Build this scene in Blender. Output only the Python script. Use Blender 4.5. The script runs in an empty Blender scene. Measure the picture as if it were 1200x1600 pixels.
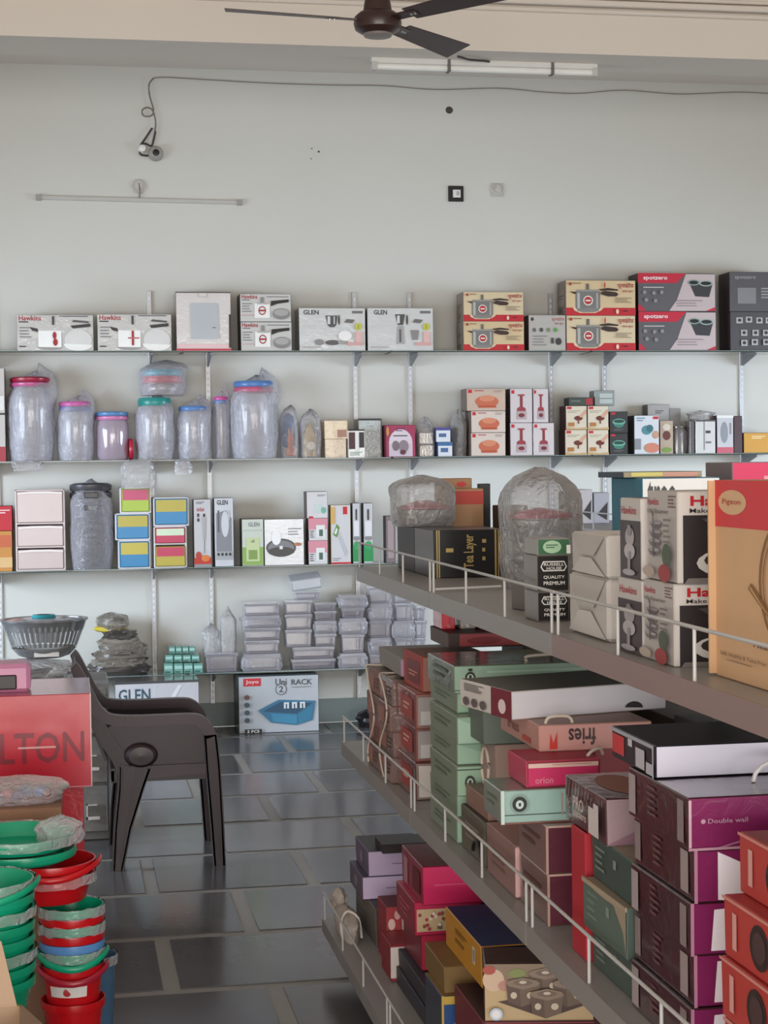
import bpy, bmesh, math, random
from math import sin, cos, pi, radians
from mathutils import Vector, Matrix, noise

S = bpy.context.scene
COL = S.collection
# ------------------------------------------------------------------ camera
FPX, EYE = 2700.0, 1.7
cam_data = bpy.data.cameras.new('camera')
cam_data.sensor_fit = 'HORIZONTAL'
cam_data.sensor_width = 36
cam_data.lens = 36 * FPX / 1200
cam_data.clip_end = 200
cam = bpy.data.objects.new('camera', cam_data)
COL.objects.link(cam)
CAM_ROT = Matrix.Rotation(-radians(10.4), 3, 'Z') @ Matrix.Rotation(pi / 2 - radians(1.57), 3, 'X') @ Matrix.Rotation(-0.0125, 3, 'Z')
cam.matrix_world = Matrix.Translation((0, 0, EYE)) @ CAM_ROT.to_4x4()
S.camera = cam
# ------------------------------------------------------------------ light
S.view_settings.view_transform = 'Standard'
S.view_settings.look = 'None'
S.view_settings.gamma = 1
S.view_settings.use_curve_mapping = False
S.view_settings.exposure = 0.1
world = bpy.data.worlds.new('daylight')
S.world = world
world.use_nodes = True
world.node_tree.nodes['Background'].inputs[0].default_value = (0.98, 0.96, 0.95, 1)
world.node_tree.nodes['Background'].inputs[1].default_value = 1.0


def area(name, loc, target, sx, sy, power, col):
    l = bpy.data.lights.new(name, 'AREA')
    l.shape = 'RECTANGLE'
    l.size, l.size_y, l.energy, l.color = sx, sy, power, col
    o = bpy.data.objects.new(name, l)
    o.location = loc
    o.rotation_euler = (Vector(target) - Vector(loc)).to_track_quat('-Z', 'Y').to_euler()
    COL.objects.link(o)
    return o


# daylight through the open shop front behind the photographer
area('shop_front_daylight', (0.5, -3.3, 1.45), (1.5, 11, 0.8), 8, 2.6, 440, (1.0, 0.96, 0.90))
area('side_door_daylight', (-3.9, 8.4, 1.7), (2.0, 11.3, -0.6), 3.4, 1.8, 140, (0.70, 0.84, 1.0)).data.spread = radians(100)  # added lamp out of view, brightens the lower back wall; no door there
area('far_side_door_daylight', (7.7, 8.4, 1.7), (2.6, 11.3, -0.6), 3.4, 1.8, 140, (0.70, 0.84, 1.0)).data.spread = radians(100)  # its twin added at the right, also unseen, for the same wall


# ------------------------------------------------------------------ helpers
def at(u, v, X=None, Y=None, Z=None):
    d = CAM_ROT @ Vector(((u - 600) / FPX, -(v - 800) / FPX, -1))
    t = X / d.x if X is not None else Y / d.y if Y is not None else (Z - EYE) / d.z
    return Vector((0, 0, EYE)) + d * t


def lin(h):
    h = h.lstrip('#')
    c = [int(h[i:i + 2], 16) / 255 for i in (0, 2, 4)]
    return tuple(x / 12.92 if x <= .04045 else ((x + .055) / 1.055) ** 2.4 for x in c)


MATS = {}


def M(col, rough=.55, kind='plain', var=.06, bump=.0, metal=0, scale=9, alpha=1, coat=0):
    """procedural material: noise in colour and relief; kinds plain / wrap / film / clear"""
    key = (col, rough, kind, var, bump, metal, scale, alpha, coat)
    if key in MATS:
        return MATS[key]
    m = bpy.data.materials.new(kind + '_' + col.strip('#'))
    m.use_nodes = True
    nt = m.node_tree
    N, L = nt.nodes, nt.links
    b = N['Principled BSDF']
    tc = N.new('ShaderNodeTexCoord')
    nz = N.new('ShaderNodeTexNoise')
    nz.inputs['Scale'].default_value = scale
    nz.inputs['Detail'].default_value = 4
    L.new(tc.outputs['Object'], nz.inputs['Vector'])
    c = lin(col)
    mx = N.new('ShaderNodeMix')
    mx.data_type = 'RGBA'
    mx.inputs[6].default_value = tuple(max(0, x * (1 - var)) for x in c) + (1,)
    mx.inputs[7].default_value = tuple(min(1, x * (1 + var)) for x in c) + (1,)
    L.new(nz.outputs[0], mx.inputs[0])
    L.new(mx.outputs[2], b.inputs['Base Color'])
    b.inputs['Roughness'].default_value = rough
    b.inputs['Metallic'].default_value = metal
    b.inputs['Coat Weight'].default_value = coat
    b.inputs['Coat Roughness'].default_value = .12
    if kind == 'wrap':            # carton sealed in shiny film: creases catch the light
        b.inputs['Coat Weight'].default_value = 1
        b.inputs['Coat Roughness'].default_value = .1
        bump = bump or .1
    if kind == 'glossy':
        b.inputs['Coat Weight'].default_value = 1
        bump = .06
    if kind in ('film', 'clear'):
        b.inputs['Specular IOR Level'].default_value = 1.0
        tr = N.new('ShaderNodeBsdfTransparent')
        tr.inputs[0].default_value = (.992, .992, .994, 1)
        ms = N.new('ShaderNodeMixShader')
        lw = N.new('ShaderNodeLayerWeight')
        lw.inputs['Blend'].default_value = .35
        ma = N.new('ShaderNodeMath')
        ma.operation = 'MULTIPLY_ADD'
        ma.use_clamp = True
        ma.inputs[1].default_value = .75
        ma.inputs[2].default_value = alpha
        L.new(lw.outputs['Facing'], ma.inputs[0])
        L.new(ma.outputs[0], ms.inputs[0])
        L.new(tr.outputs[0], ms.inputs[1])
        L.new(b.outputs[0], ms.inputs[2])
        gl = N.new('ShaderNodeBsdfGlossy')        # the sheen of the film lies over both
        gl.inputs['Roughness'].default_value = .12 if kind == 'film' else .07
        fr = N.new('ShaderNodeFresnel')
        fr.inputs['IOR'].default_value = 1.36 if kind == 'film' else 1.4
        m2 = N.new('ShaderNodeMixShader')
        L.new(fr.outputs[0], m2.inputs[0])
        L.new(ms.outputs[0], m2.inputs[1])
        L.new(gl.outputs[0], m2.inputs[2])
        L.new(m2.outputs[0], N['Material Output'].inputs['Surface'])
        if kind == 'film':
            bump = bump or .8
    if bump:
        n2 = N.new('ShaderNodeTexNoise')
        n2.inputs['Scale'].default_value = 26 if kind in ('film', 'wrap') else scale * 3
        n2.inputs['Detail'].default_value = 3
        n2.inputs['Distortion'].default_value = 1.6 if kind in ('film', 'wrap') else 0
        L.new(tc.outputs['Object'], n2.inputs['Vector'])
        bp = N.new('ShaderNodeBump')
        bp.inputs['Strength'].default_value = bump
        bp.inputs['Distance'].default_value = .012 if kind in ('film', 'wrap') else .004
        L.new(n2.outputs[0], bp.inputs['Height'])
        L.new(bp.outputs[0], b.inputs['Normal'])
        if kind == 'wrap':
            L.new(bp.outputs[0], b.inputs['Coat Normal'])
        if kind in ('film', 'clear'):
            L.new(bp.outputs[0], gl.inputs['Normal'])
            L.new(bp.outputs[0], fr.inputs['Normal'])
    MATS[key] = m
    return m


class MB:
    """collects faces with materials, links them as one mesh object"""

    def __init__(s):
        s.v, s.f, s.m, s.mats = [], [], [], []

    def mi(s, m):
        if m not in s.mats:
            s.mats.append(m)
        return s.mats.index(m)

    def add(s, vs, fs, m, T=None):
        o = len(s.v)
        s.v += [tuple(T @ Vector(p)) if T else tuple(p) for p in vs]
        s.f += [tuple(o + i for i in f) for f in fs]
        s.m += [s.mi(m)] * len(fs)
        return s

    def box(s, a, b, m, T=None, taper=0):
        (x0, y0, z0), (x1, y1, z1) = a, b
        t = taper
        vs = [(x0 + t, y0 + t, z0), (x1 - t, y0 + t, z0), (x1 - t, y1 - t, z0), (x0 + t, y1 - t, z0), (x0, y0, z1), (x1, y0, z1), (x1, y1, z1), (x0, y1, z1)]
        return s.add(vs, [(3, 2, 1, 0), (4, 5, 6, 7), (0, 1, 5, 4), (1, 2, 6, 5), (2, 3, 7, 6), (3, 0, 4, 7)], m, T)

    def lathe(s, prof, m, n=24, T=None, sx=1, sy=1, closed=False, a0=0, a1=2 * pi):
        vs, fs = [], []
        full = abs(a1 - a0 - 2 * pi) < 1e-6
        k = n if full else n + 1
        for r, z in prof:
            for i in range(k):
                a = a0 + (a1 - a0) * i / n
                vs.append((r * cos(a) * sx, r * sin(a) * sy, z))
        for j in range(len(prof) - 1):
            for i in range(n):
                i2 = (i + 1) % k
                fs.append((j * k + i, j * k + i2, (j + 1) * k + i2, (j + 1) * k + i))
        if closed:
            fs.append(tuple(range(k))[::-1])
            fs.append(tuple((len(prof) - 1) * k + i for i in range(k)))
        return s.add(vs, fs, m, T)

    def tube(s, pts, r, m, n=8, T=None, flat=1):
        pts = [Vector(p) for p in pts]
        vs, fs = [], []
        up = Vector((0, 0, 1))
        for i, p in enumerate(pts):
            d = (pts[min(i + 1, len(pts) - 1)] - pts[max(i - 1, 0)]).normalized()
            side = d.cross(up)
            if side.length < .05:
                side = d.cross(Vector((0, 1, 0)))
            side.normalize()
            w = side.cross(d).normalized()
            rr = r[i] if isinstance(r, (list, tuple)) else r
            for k in range(n):
                a = 2 * pi * k / n
                vs.append(p + side * cos(a) * rr + w * sin(a) * rr * flat)
        for i in range(len(pts) - 1):
            for k in range(n):
                fs.append((i * n + k, i * n + (k + 1) % n, (i + 1) * n + (k + 1) % n, (i + 1) * n + k))
        fs.append(tuple(range(n))[::-1])
        fs.append(tuple((len(pts) - 1) * n + k for k in range(n)))
        return s.add(vs, fs, m, T)

    def prism(s, poly, y0, y1, m, T=None):
        """poly in x,z extruded along y"""
        n = len(poly)
        vs = [(x, y0, z) for x, z in poly] + [(x, y1, z) for x, z in poly]
        fs = [tuple(range(n)), tuple(range(2 * n - 1, n - 1, -1))] + [(i, i + n, (i + 1) % n + n, (i + 1) % n) for i in range(n)]
        return s.add(vs, fs, m, T)

    def ribbon(s, path, y0, y1, m, T=None):
        """path of (x, z, thickness) swept as a band between y0 and y1"""
        a, b = [], []
        for i, (x, z, t) in enumerate(path):
            x0, z0, _ = path[max(i - 1, 0)]
            x1, z1, _ = path[min(i + 1, len(path) - 1)]
            d = Vector((x1 - x0, z1 - z0)).normalized()
            a.append((x - d.y * t / 2, z + d.x * t / 2))
            b.append((x + d.y * t / 2, z - d.x * t / 2))
        n = len(path)
        vs = []
        for (p, q) in zip(a, b):
            vs += [(p[0], y0, p[1]), (q[0], y0, q[1]), (q[0], y1, q[1]), (p[0], y1, p[1])]
        fs = []
        for i in range(n - 1):
            for k in range(4):
                fs.append((i * 4 + k, i * 4 + (k + 1) % 4, i * 4 + 4 + (k + 1) % 4, i * 4 + 4 + k))
        fs += [(3, 2, 1, 0), (4 * n - 4, 4 * n - 3, 4 * n - 2, 4 * n - 1)]
        return s.add(vs, fs, m, T)

    def build(s, name, parent=None, loc=None, rz=0, smooth=False, bevel=0):
        me = bpy.data.meshes.new(name)
        me.from_pydata(s.v, [], s.f)
        for m in s.mats:
            me.materials.append(m)
        me.polygons.foreach_set('material_index', s.m)
        bm = bmesh.new()
        bm.from_mesh(me)
        if bevel:
            bmesh.ops.recalc_face_normals(bm, faces=bm.faces)
            bmesh.ops.bevel(bm, geom=bm.edges[:], offset=bevel, segments=1, affect='EDGES', profile=.5)
        elif smooth is not None:
            bmesh.ops.recalc_face_normals(bm, faces=bm.faces)
        bm.to_mesh(me)
        bm.free()
        if smooth:
            me.polygons.foreach_set('use_smooth', [True] * len(me.polygons))
            me.set_sharp_from_angle(angle=radians(42))
        o = bpy.data.objects.new(name, me)
        COL.objects.link(o)
        if parent:
            o.parent = parent
        if loc is not None:
            o.location = loc
        o.rotation_euler.z = rz
        return o


def tag(o, label, cat, group=None, kind=None):
    if label:
        o['label'] = label
    if cat:
        o['category'] = cat
    if group:
        o['group'] = group
    if kind:
        o['kind'] = kind
    return o


def struct(o):
    o['kind'] = 'structure'
    return o


def empty(name, label, cat, loc, rz=0, group=None):
    o = bpy.data.objects.new(name, None)
    o.empty_display_size = .05
    COL.objects.link(o)
    o.location = loc
    o.rotation_euler.z = rz
    return tag(o, label, cat, group)


TEXTS = {}


def text_geo(s, bold=0):
    k = (s, bold)
    if k not in TEXTS:
        cu = bpy.data.curves.new('t', 'FONT')
        cu.body = s
        cu.resolution_u = 2
        cu.offset = bold
        ob = bpy.data.objects.new('t', cu)
        me = bpy.data.meshes.new_from_object(ob)
        vs = [v.co.copy() for v in me.vertices]
        fs = [tuple(p.vertices) for p in me.polygons]
        bpy.data.objects.remove(ob)
        if vs:
            x0, x1 = min(v.x for v in vs), max(v.x for v in vs)
            y0, y1 = min(v.y for v in vs), max(v.y for v in vs)
            vs = [((v.x - x0) / (x1 - x0), (v.y - y0) / max(1e-6, y1 - y0)) for v in vs]
        TEXTS[k] = (vs, fs)
    return TEXTS[k]


BLURRED = {'RED', 'SET', 'GIFT', 'Delhi', 'ROYAL', 'FAN', 'SALAD', 'Royal', 'DeLi', 'Crafti', '3.5L', 'ISI', 'UNITED', 'united', 'Classic', 'Delish', 'Delite', 'cookware for all', 'ACE', 'Kenstar'}


class Face:
    """flat print on one face of a box; coordinates 0..1 across and up"""

    def __init__(s, mb, o, r, u, w, h):
        s.mb, s.o, s.r, s.u, s.w, s.h = mb, Vector(o), Vector(r), Vector(u), w, h
        s.n = s.r.cross(s.u).normalized()
        s.k = 1

    def put(s, pts, fs, m):
        e = s.n * (.0006 * s.k)
        s.k += 1
        s.mb.add([s.o + s.r * (x * s.w) + s.u * (y * s.h) + e for x, y in pts], fs, m)
        return s

    def poly(s, pts, m):
        return s.put(pts, [tuple(range(len(pts)))], m)

    def rect(s, x0, y0, x1, y1, m):
        return s.poly([(x0, y0), (x1, y0), (x1, y1), (x0, y1)], m)

    def ell(s, cx, cy, rx, ry, m, n=18, a0=0, a1=2 * pi):
        return s.poly([(cx + rx * cos(a0 + (a1 - a0) * i / n), cy + ry * sin(a0 + (a1 - a0) * i / n)) for i in range(n)], m)

    def text(s, t, x0, y0, x1, y1, m, bold=.01, rot=0):
        if t in BLURRED:        # print the photo does not let one read: strokes only
            return s.lines(x0, y0, x1, y1, 1 if x1 - x0 < .3 else 2, m)
        vs, fs = text_geo(t, bold)
        if rot == 90:
            vs = [(1 - y, x) for x, y in vs]
        if rot == 180:
            vs = [(1 - x, 1 - y) for x, y in vs]
        if rot == -90:
            vs = [(y, 1 - x) for x, y in vs]
        return s.put([(x0 + (x1 - x0) * x, y0 + (y1 - y0) * y) for x, y in vs], fs, m)

    def lines(s, x0, y0, x1, y1, n, m, seed=1):
        """rows of print too small to read"""
        rnd = random.Random(seed)
        pts, fs = [], []
        st = (y1 - y0) / n
        for i in range(n):
            xe = x1 - (x1 - x0) * rnd.random() * .35
            k = len(pts)
            yy = y1 - st * i
            pts += [(x0, yy - st * .42), (xe, yy - st * .42), (xe, yy), (x0, yy)]
            fs.append((k, k + 1, k + 2, k + 3))
        return s.put(pts, fs, m)


ALL = []


class Box:
    """a carton standing on its near left bottom corner; faces F (towards -y), L (towards -x), T (top), R"""

    def __init__(s, name, label, x, y, z, w, d, h, col, left=None, top=None, rz=0, cat='box', group=None, rough=.5, kind='plain', lid=0, lidcol=None, bevel=.0022, tilt=0, gap=None):
        s.x, s.y, s.z, s.w, s.d, s.h = x, y, z, w, d, h
        s.top = z + h
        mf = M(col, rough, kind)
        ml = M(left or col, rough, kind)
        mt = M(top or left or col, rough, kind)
        hb = h - (lid or 0)
        b = MB()
        j = random.Random(len(ALL) * 7 + 3)
        q = min(.004, .012 * min(w, d))
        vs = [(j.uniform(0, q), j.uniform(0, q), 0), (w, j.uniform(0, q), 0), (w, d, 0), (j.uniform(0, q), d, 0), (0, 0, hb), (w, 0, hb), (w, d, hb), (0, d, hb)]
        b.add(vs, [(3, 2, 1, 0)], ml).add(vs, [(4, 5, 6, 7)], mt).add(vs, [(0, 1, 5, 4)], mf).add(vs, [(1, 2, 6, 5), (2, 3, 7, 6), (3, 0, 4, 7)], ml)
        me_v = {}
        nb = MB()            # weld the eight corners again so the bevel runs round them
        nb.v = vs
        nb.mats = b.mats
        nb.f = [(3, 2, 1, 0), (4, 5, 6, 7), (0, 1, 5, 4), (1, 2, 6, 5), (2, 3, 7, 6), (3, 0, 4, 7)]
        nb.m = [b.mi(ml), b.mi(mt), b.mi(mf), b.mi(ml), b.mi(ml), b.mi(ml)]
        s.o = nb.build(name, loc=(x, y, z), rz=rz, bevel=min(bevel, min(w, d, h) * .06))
        if tilt:
            s.o.rotation_euler.x = tilt
        tag(s.o, label, cat, group)
        if lid:
            g = .0015
            lb = MB().box((-g, -g, hb), (w + g, d + g, h), M(lidcol or col, rough, kind)).build('lid', s.o, bevel=.0015)
        s.pm = MB()
        s.faces = {}
        ALL.append(s)

    def face(s, k):
        if k not in s.faces:
            w, d, h = s.w, s.d, s.h
            g = .0016 if len(s.o.children) else 0
            fr = {'F': ((0, -g, 0), (1, 0, 0), (0, 0, 1), w, h), 'L': ((-g, d, 0), (0, -1, 0), (0, 0, 1), d, h),
                  'R': ((w + g, 0, 0), (0, 1, 0), (0, 0, 1), d, h), 'T': ((0, 0, h + g * 0), (1, 0, 0), (0, 1, 0), w, d)}[k]
            s.faces[k] = Face(MB(), *fr)
        return s.faces[k]

    @property
    def F(s): return s.face('F')

    @property
    def L(s): return s.face('L')

    @property
    def T(s): return s.face('T')

    def finish(s):
        for k, f in s.faces.items():
            if f.mb.v:
                f.mb.build({'F': 'face_marking', 'L': 'side_marking', 'R': 'side_marking', 'T': 'top_marking'}[k], s.o, smooth=None)


def crumple(name, parent, w, d, h, m, seed=0, amp=.14, tip=0, boxy=.5, loc=(0, 0, 0), rows=14, cols=28, belly=1.0, pull=(0, 0), spike=None):
    """a creased film skin: superellipse cross section, folds running up, a gathered top"""
    b = MB()
    vs, fs = [], []
    for j in range(rows + 1):
        t = j / rows
        z = h * t
        prof = (.93 + .09 * sin(min(1, t * 3) * pi / 2)) * belly
        if t > .72:
            q = (t - .72) / .28
            prof *= math.sqrt(max(.02, 1 - q * q)) * (1 - tip * q) + .0
        for i in range(cols):
            a = 2 * pi * i / cols
            c, s_ = cos(a), sin(a)
            e = boxy
            x = math.copysign(abs(c) ** e, c) * w / 2 * prof
            y = math.copysign(abs(s_) ** e, s_) * d / 2 * prof
            nz = noise.noise(Vector((c * 2.1 + seed * 7.3, s_ * 2.1, t * 3.2))) + .6 * noise.noise(Vector((c * 6 + seed, s_ * 6, t * 5)))
            k = 1 + amp * nz * (.35 + t)
            zz = z + amp * h * .35 * noise.noise(Vector((c * 1.5, s_ * 1.5 + seed * 3.1, 4))) * t * t
            tt = max(0, (t - .6) / .4) ** 1.5
            if spike:                      # gathered corner of the bag standing up
                da = (a - spike[0] + pi) % (2 * pi) - pi
                g = math.exp(-(da / .45) ** 2) * t ** 5
                zz += spike[1] * g
                k *= 1 + .8 * g
            vs.append((x * k + pull[0] * tt + w / 2, y * k + pull[1] * tt + d / 2, zz))
    for j in range(rows):
        for i in range(cols):
            i2 = (i + 1) % cols
            fs.append((j * cols + i, j * cols + i2, (j + 1) * cols + i2, (j + 1) * cols + i))
    fs.append(tuple(range(cols))[::-1])
    fs.append(tuple(rows * cols + i for i in range(cols)))
    b.add(vs, fs, m)
    return b.build(name, parent, loc=loc, smooth=True)


FILM = M('#f6f2fa', .18, 'film', alpha=.17, bump=.9)
FILM2 = M('#dcd8d8', .22, 'film', alpha=.30, bump=1.0)
GREYFILM = M('#8b8a8c', .2, 'film', alpha=.6, bump=1.0)
WHITE = M('#e9e7e4', .5)
BLACK = M('#161415', .45)
DARK = M('#3a3436', .5)
RED = M('#c81f2e', .45)
INK = M('#4a4648', .6)
SILVER = M('#bfc0c0', .3, metal=.6)
GREYINK = M('#8d8a8a', .6)

# ------------------------------------------------------------------ the room
WY = 11.30                       # back wall plane
XL, XR, YF, ZC = -4.2, 8.0, -3.6, 4.28
wall_m = M('#d8d6cf', .7, var=.025, bump=.08, scale=2.2)
struct(MB().box((XL, YF - .2, 2.75), (XR, YF, ZC), wall_m).build('wall_front'))
ceil_m = M('#e6ddd3', .75, var=.02, scale=2)
struct(MB().box((XL, WY, 0), (XR, WY + .2, ZC), wall_m).build('wall_back'))
struct(MB().box((XL - .2, YF, 0), (XL, WY, ZC), wall_m).build('wall_left'))
struct(MB().box((XR, YF, 0), (XR + .2, WY, ZC), wall_m).build('wall_right'))
struct(MB().box((XL, YF, ZC), (XR, WY + .2, ZC + .15), ceil_m).build('ceiling'))
beam = struct(MB().box((XL, 8.74, 3.83), (XR, 9.12, ZC), ceil_m).build('ceiling_beam'))
for k, (z, o_, h_) in enumerate(((4.035, .03, .022), (4.068, .055, .03), (4.11, .04, .018))):
    MB().box((XL, 8.74 - o_, z), (XR, 8.7401, z + h_), ceil_m).build('molding_strip', beam, bevel=.005)
stone_m = M('#5d6361', .35, var=.12, bump=.12, scale=6)
bb = struct(MB().box((XL, WY - .018, 0), (XR, WY + .001, .155), M('#7d8785', .4, var=.08, scale=3)).build('baseboard_back'))

# floor: dark stone slabs in running bond with pale joint strips
joint_m = M('#8f8a84', .42, var=.08, bump=.1, scale=14)
floor = struct(MB().box((XL, YF, -.1), (XR, WY, -.004), joint_m).build('floor'))


def slab_mat(i, col):
    m = M(col, .17, var=.16, bump=.05, scale=5 + i * .01)
    return m


slabs = [slab_mat(i, c) for i, c in enumerate(('#585759', '#5f5d5e', '#525153', '#636162', '#5a595b'))]
smesh = []
rnd = random.Random(5)
PS = .653
for i, m in enumerate(slabs):
    o = MB().box((.027, .027, -.03), (PS - .027, PS - .027, 0), m).build('floor_tile', floor, bevel=.002)
    smesh.append(o.data)
    bpy.data.objects.remove(o)
for r in range(-2, 9):
    y0 = 6.25 + PS * (r - 1) - .0
    off = .31 if r % 2 == 0 else -.013
    for c in range(-4, 8):
        o = bpy.data.objects.new('floor_tile', rnd.choice(smesh))
        COL.objects.link(o)
        o.parent = floor
        o.location = (off + c * PS, y0 + PS * 0, 0)
        if y0 + PS > WY - .02:
            o.scale.y = (WY - .02 - y0) / PS

# ------------------------------------------------------------------ wall fittings
alu = M('#b9babd', .32, metal=.35)
slot_m = M('#eef0f4', .4)
UPX = [-.43, .545, .918, 1.89, 2.26, 3.23, 3.605, 4.59]
ordn = ['first', 'second', 'third', 'fourth', 'fifth', 'sixth', 'seventh', 'eighth']
up_me = None
for k, x in enumerate(UPX):
    if k == 0:
        o = MB().box((-.016, -.016, .14), (.016, 0, 2.84), alu).build('slotted_upright', loc=(x, WY, 0), bevel=.002)
        sl = MB()
        for i in range(66):
            z = .18 + i * .04
            sl.box((-.0045, -.0172, z), (.0045, -.0155, z + .022), slot_m)
        s_ = sl.build('slot', o)
        s_['kind'] = 'stuff'
        up0, sl0 = o, s_
    else:
        o = up0.copy()
        COL.objects.link(o)
        o.location.x = x
        c = sl0.copy()
        COL.objects.link(c)
        c.parent = o
    tag(o, f'silver slotted wall upright behind the glass shelves, {ordn[k]} from the left', 'shelf upright', 'slotted wall uprights')

SZ = [2.436, 1.748, 1.062, .385]
SY = 11.0
gl_top = M('#9fb3ae', .08, 'clear', alpha=.35)
gl_edge = M('#26332f', .12, var=.2)
gl_hi = M('#dfe6e6', .1)
br_m = M('#8b8c90', .45, metal=.3)
BAY = [(-.60, .725), (.745, 2.07), (2.085, 3.415), (3.43, 4.78)]
rown = ['topmost', 'second highest', 'second lowest', 'lowest']
bayn = ['leftmost bay', 'second bay from the left', 'third bay from the left', 'rightmost bay']
for r, z in enumerate(SZ):
    for b, (x0, x1) in enumerate(BAY):
        root = empty('glass_shelf', f'clear glass wall shelf with dark edge, {rown[r]} row, {bayn[b]}', 'shelf', (x0, SY, z - .01), group='glass wall shelves')
        g = MB()
        g.box((.004, .003, .0005), (x1 - x0 - .004, .278, .0098), gl_top)
        g.build('glass_panel', root)
        e = MB().box((0, 0, 0), (x1 - x0, .003, .01), gl_edge)
        e.box((0, -.0006, .0068), (x1 - x0, .0004, .0094), M('#aebcb8', .12))  # pale line along the glass edge: a highlight put into the colour
        e.build('polished_edge', root)
        for ux in UPX[2 * b:2 * b + 2]:
            MB().prism([(0, 0), (.26, 0), (.26, -.012), (.03, -.075), (0, -.075)], -.004, .004, br_m,
                       Matrix.Translation((ux - x0, .284, -.0006)) @ Matrix.Rotation(-pi / 2, 4, 'Z')).build('bracket', root)

# batten strip, cable, bulb holders, socket
p0, p1 = at(57, 309, Y=WY), at(377, 317, Y=WY)
bt = empty('wall_batten', 'long thin pale batten strip fixed to the upper wall', 'lamp batten', (p0.x, WY, p0.z))
L_ = (p1 - p0).length
sl_ = math.asin((p1.z - p0.z) / L_)
T = Matrix.Rotation(-sl_, 4, 'Y')
MB().box((0, -.022, -.013), (L_, 0, .013), M('#c3c0ba', .5), T).build('channel', bt, bevel=.003)
MB().box((-.004, -.03, -.018), (.03, 0, .018), M('#a09c96', .5), T).build('end_cap', bt)
MB().box((L_ - .03, -.03, -.018), (L_ + .004, 0, .018), M('#a09c96', .5), T).build('end_cap', bt)


def round_plate(name, label, u, v, r, extra):
    p = at(u, v, Y=WY)
    o = empty(name, label, 'ceiling rose' if 'rose' in name else 'socket', (p.x, WY, p.z))
    T = Matrix.Rotation(pi / 2, 4, 'X')
    MB().lathe([(r, 0), (r, .01), (r * .8, .018), (r * .78, .014), (r * .5, .014), (r * .45, .024), (.0, .024)], M('#c9c5be', .5), 28, T).build('disc', o, smooth=True)
    extra(o)
    return o


round_plate('junction_plate', 'round white junction plate with a short stub above the wall batten', 217, 292, .048,
            lambda o: MB().tube([(0, -.02, .02), (.004, -.03, -.02), (.002, -.015, -.085)], .006, M('#8a8680', .6)).build('wire_stub', o))
round_plate('junction_box', 'round white junction plate beside the black framed socket', 777, 297, .042,
            lambda o: MB().box((-.045, -.008, -.045), (.045, 0, .045), M('#c4c0b9', .6)).build('mount', o, bevel=.004))
p = at(712, 303, Y=WY)
so = empty('wall_socket', 'square black framed wall socket with white insert', 'socket', (p.x, WY, p.z))
MB().box((-.052, -.012, -.052), (.052, 0, .052), BLACK).build('frame', so, bevel=.003)
MB().box((-.022, -.018, -.026), (.03, -.011, .026), WHITE).build('switch_insert', so, bevel=.002)
MB().box((.002, -.021, -.012), (.02, -.017, .014), M('#b8b4ae', .5)).build('rocker', so, bevel=.001)

p = at(243, 241, Y=WY)
cm = empty('hanging_bulb_holder', 'round grey lamp holder with black centre hanging from a looped wire', 'lamp holder', (p.x, WY, p.z))
T = Matrix.Rotation(pi / 2, 4, 'X')
MB().lathe([(.046, 0), (.05, .02), (.044, .05), (.03, .062), (.022, .064), (.02, .05), (0, .05)], M('#a39f9a', .4), 26, T).build('holder_body', cm, smooth=True)
MB().lathe([(.021, .052), (.021, .066), (0, .068)], BLACK, 18, T).build('black_centre', cm, smooth=True)
MB().lathe([(.02, 0), (.03, .02), (.02, .05), (0, .055)], M('#f1efe9', .2), 16, Matrix.Translation((-.085, 0, .03)) @ T).build('white_plug', cm, smooth=True)


def wall_pts(pix, y=WY - .02):
    return [at(u, v, Y=y) - Vector((p.x, WY, p.z)) for u, v in pix]


def smooth_path(pts, n=5):
    out = []
    P = [pts[0]] + list(pts) + [pts[-1]]
    for i in range(1, len(P) - 2):
        for k in range(n):
            t = k / n
            a, b_, c, d = P[i - 1], P[i], P[i + 1], P[i + 2]
            out.append(tuple(.5 * ((2 * b_[q]) + (-a[q] + c[q]) * t + (2 * a[q] - 5 * b_[q] + 4 * c[q] - d[q]) * t * t + (-a[q] + 3 * b_[q] - 3 * c[q] + d[q]) * t ** 3) for q in range(len(b_))))
    out.append(tuple(pts[-1]))
    return out


MB().tube(smooth_path(wall_pts([(240, 122), (233, 132), (234, 150), (240, 172), (236, 181), (225, 181), (222, 173), (229, 168), (238, 172), (243, 188), (242, 205), (238, 222)])), .0045, M('#77716c', .6)).build('grey_wire', cm)
MB().tube(smooth_path(wall_pts([(238, 200), (228, 215), (219, 229), (219, 240), (226, 243), (236, 243)])), .0065, DARK).build('black_wire', cm)
MB().tube(smooth_path(wall_pts([(243, 205), (240, 220), (236, 228), (226, 224), (220, 230)])), .006, DARK).build('black_wire', cm)
p = at(240, 122, Y=WY)
wire = MB().tube(smooth_path(wall_pts([(240, 122), (262, 121), (330, 125), (420, 130), (520, 133), (600, 134), (680, 140), (780, 138), (850, 144), (905, 146), (975, 141), (1060, 147), (1150, 144), (1200, 146)], WY - .012)), .0032, M('#8a837d', .6)).build('wall_cable', loc=(p.x, WY, p.z))
tag(wire, 'thin grey cable running along the top of the back wall', 'cable')
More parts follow.
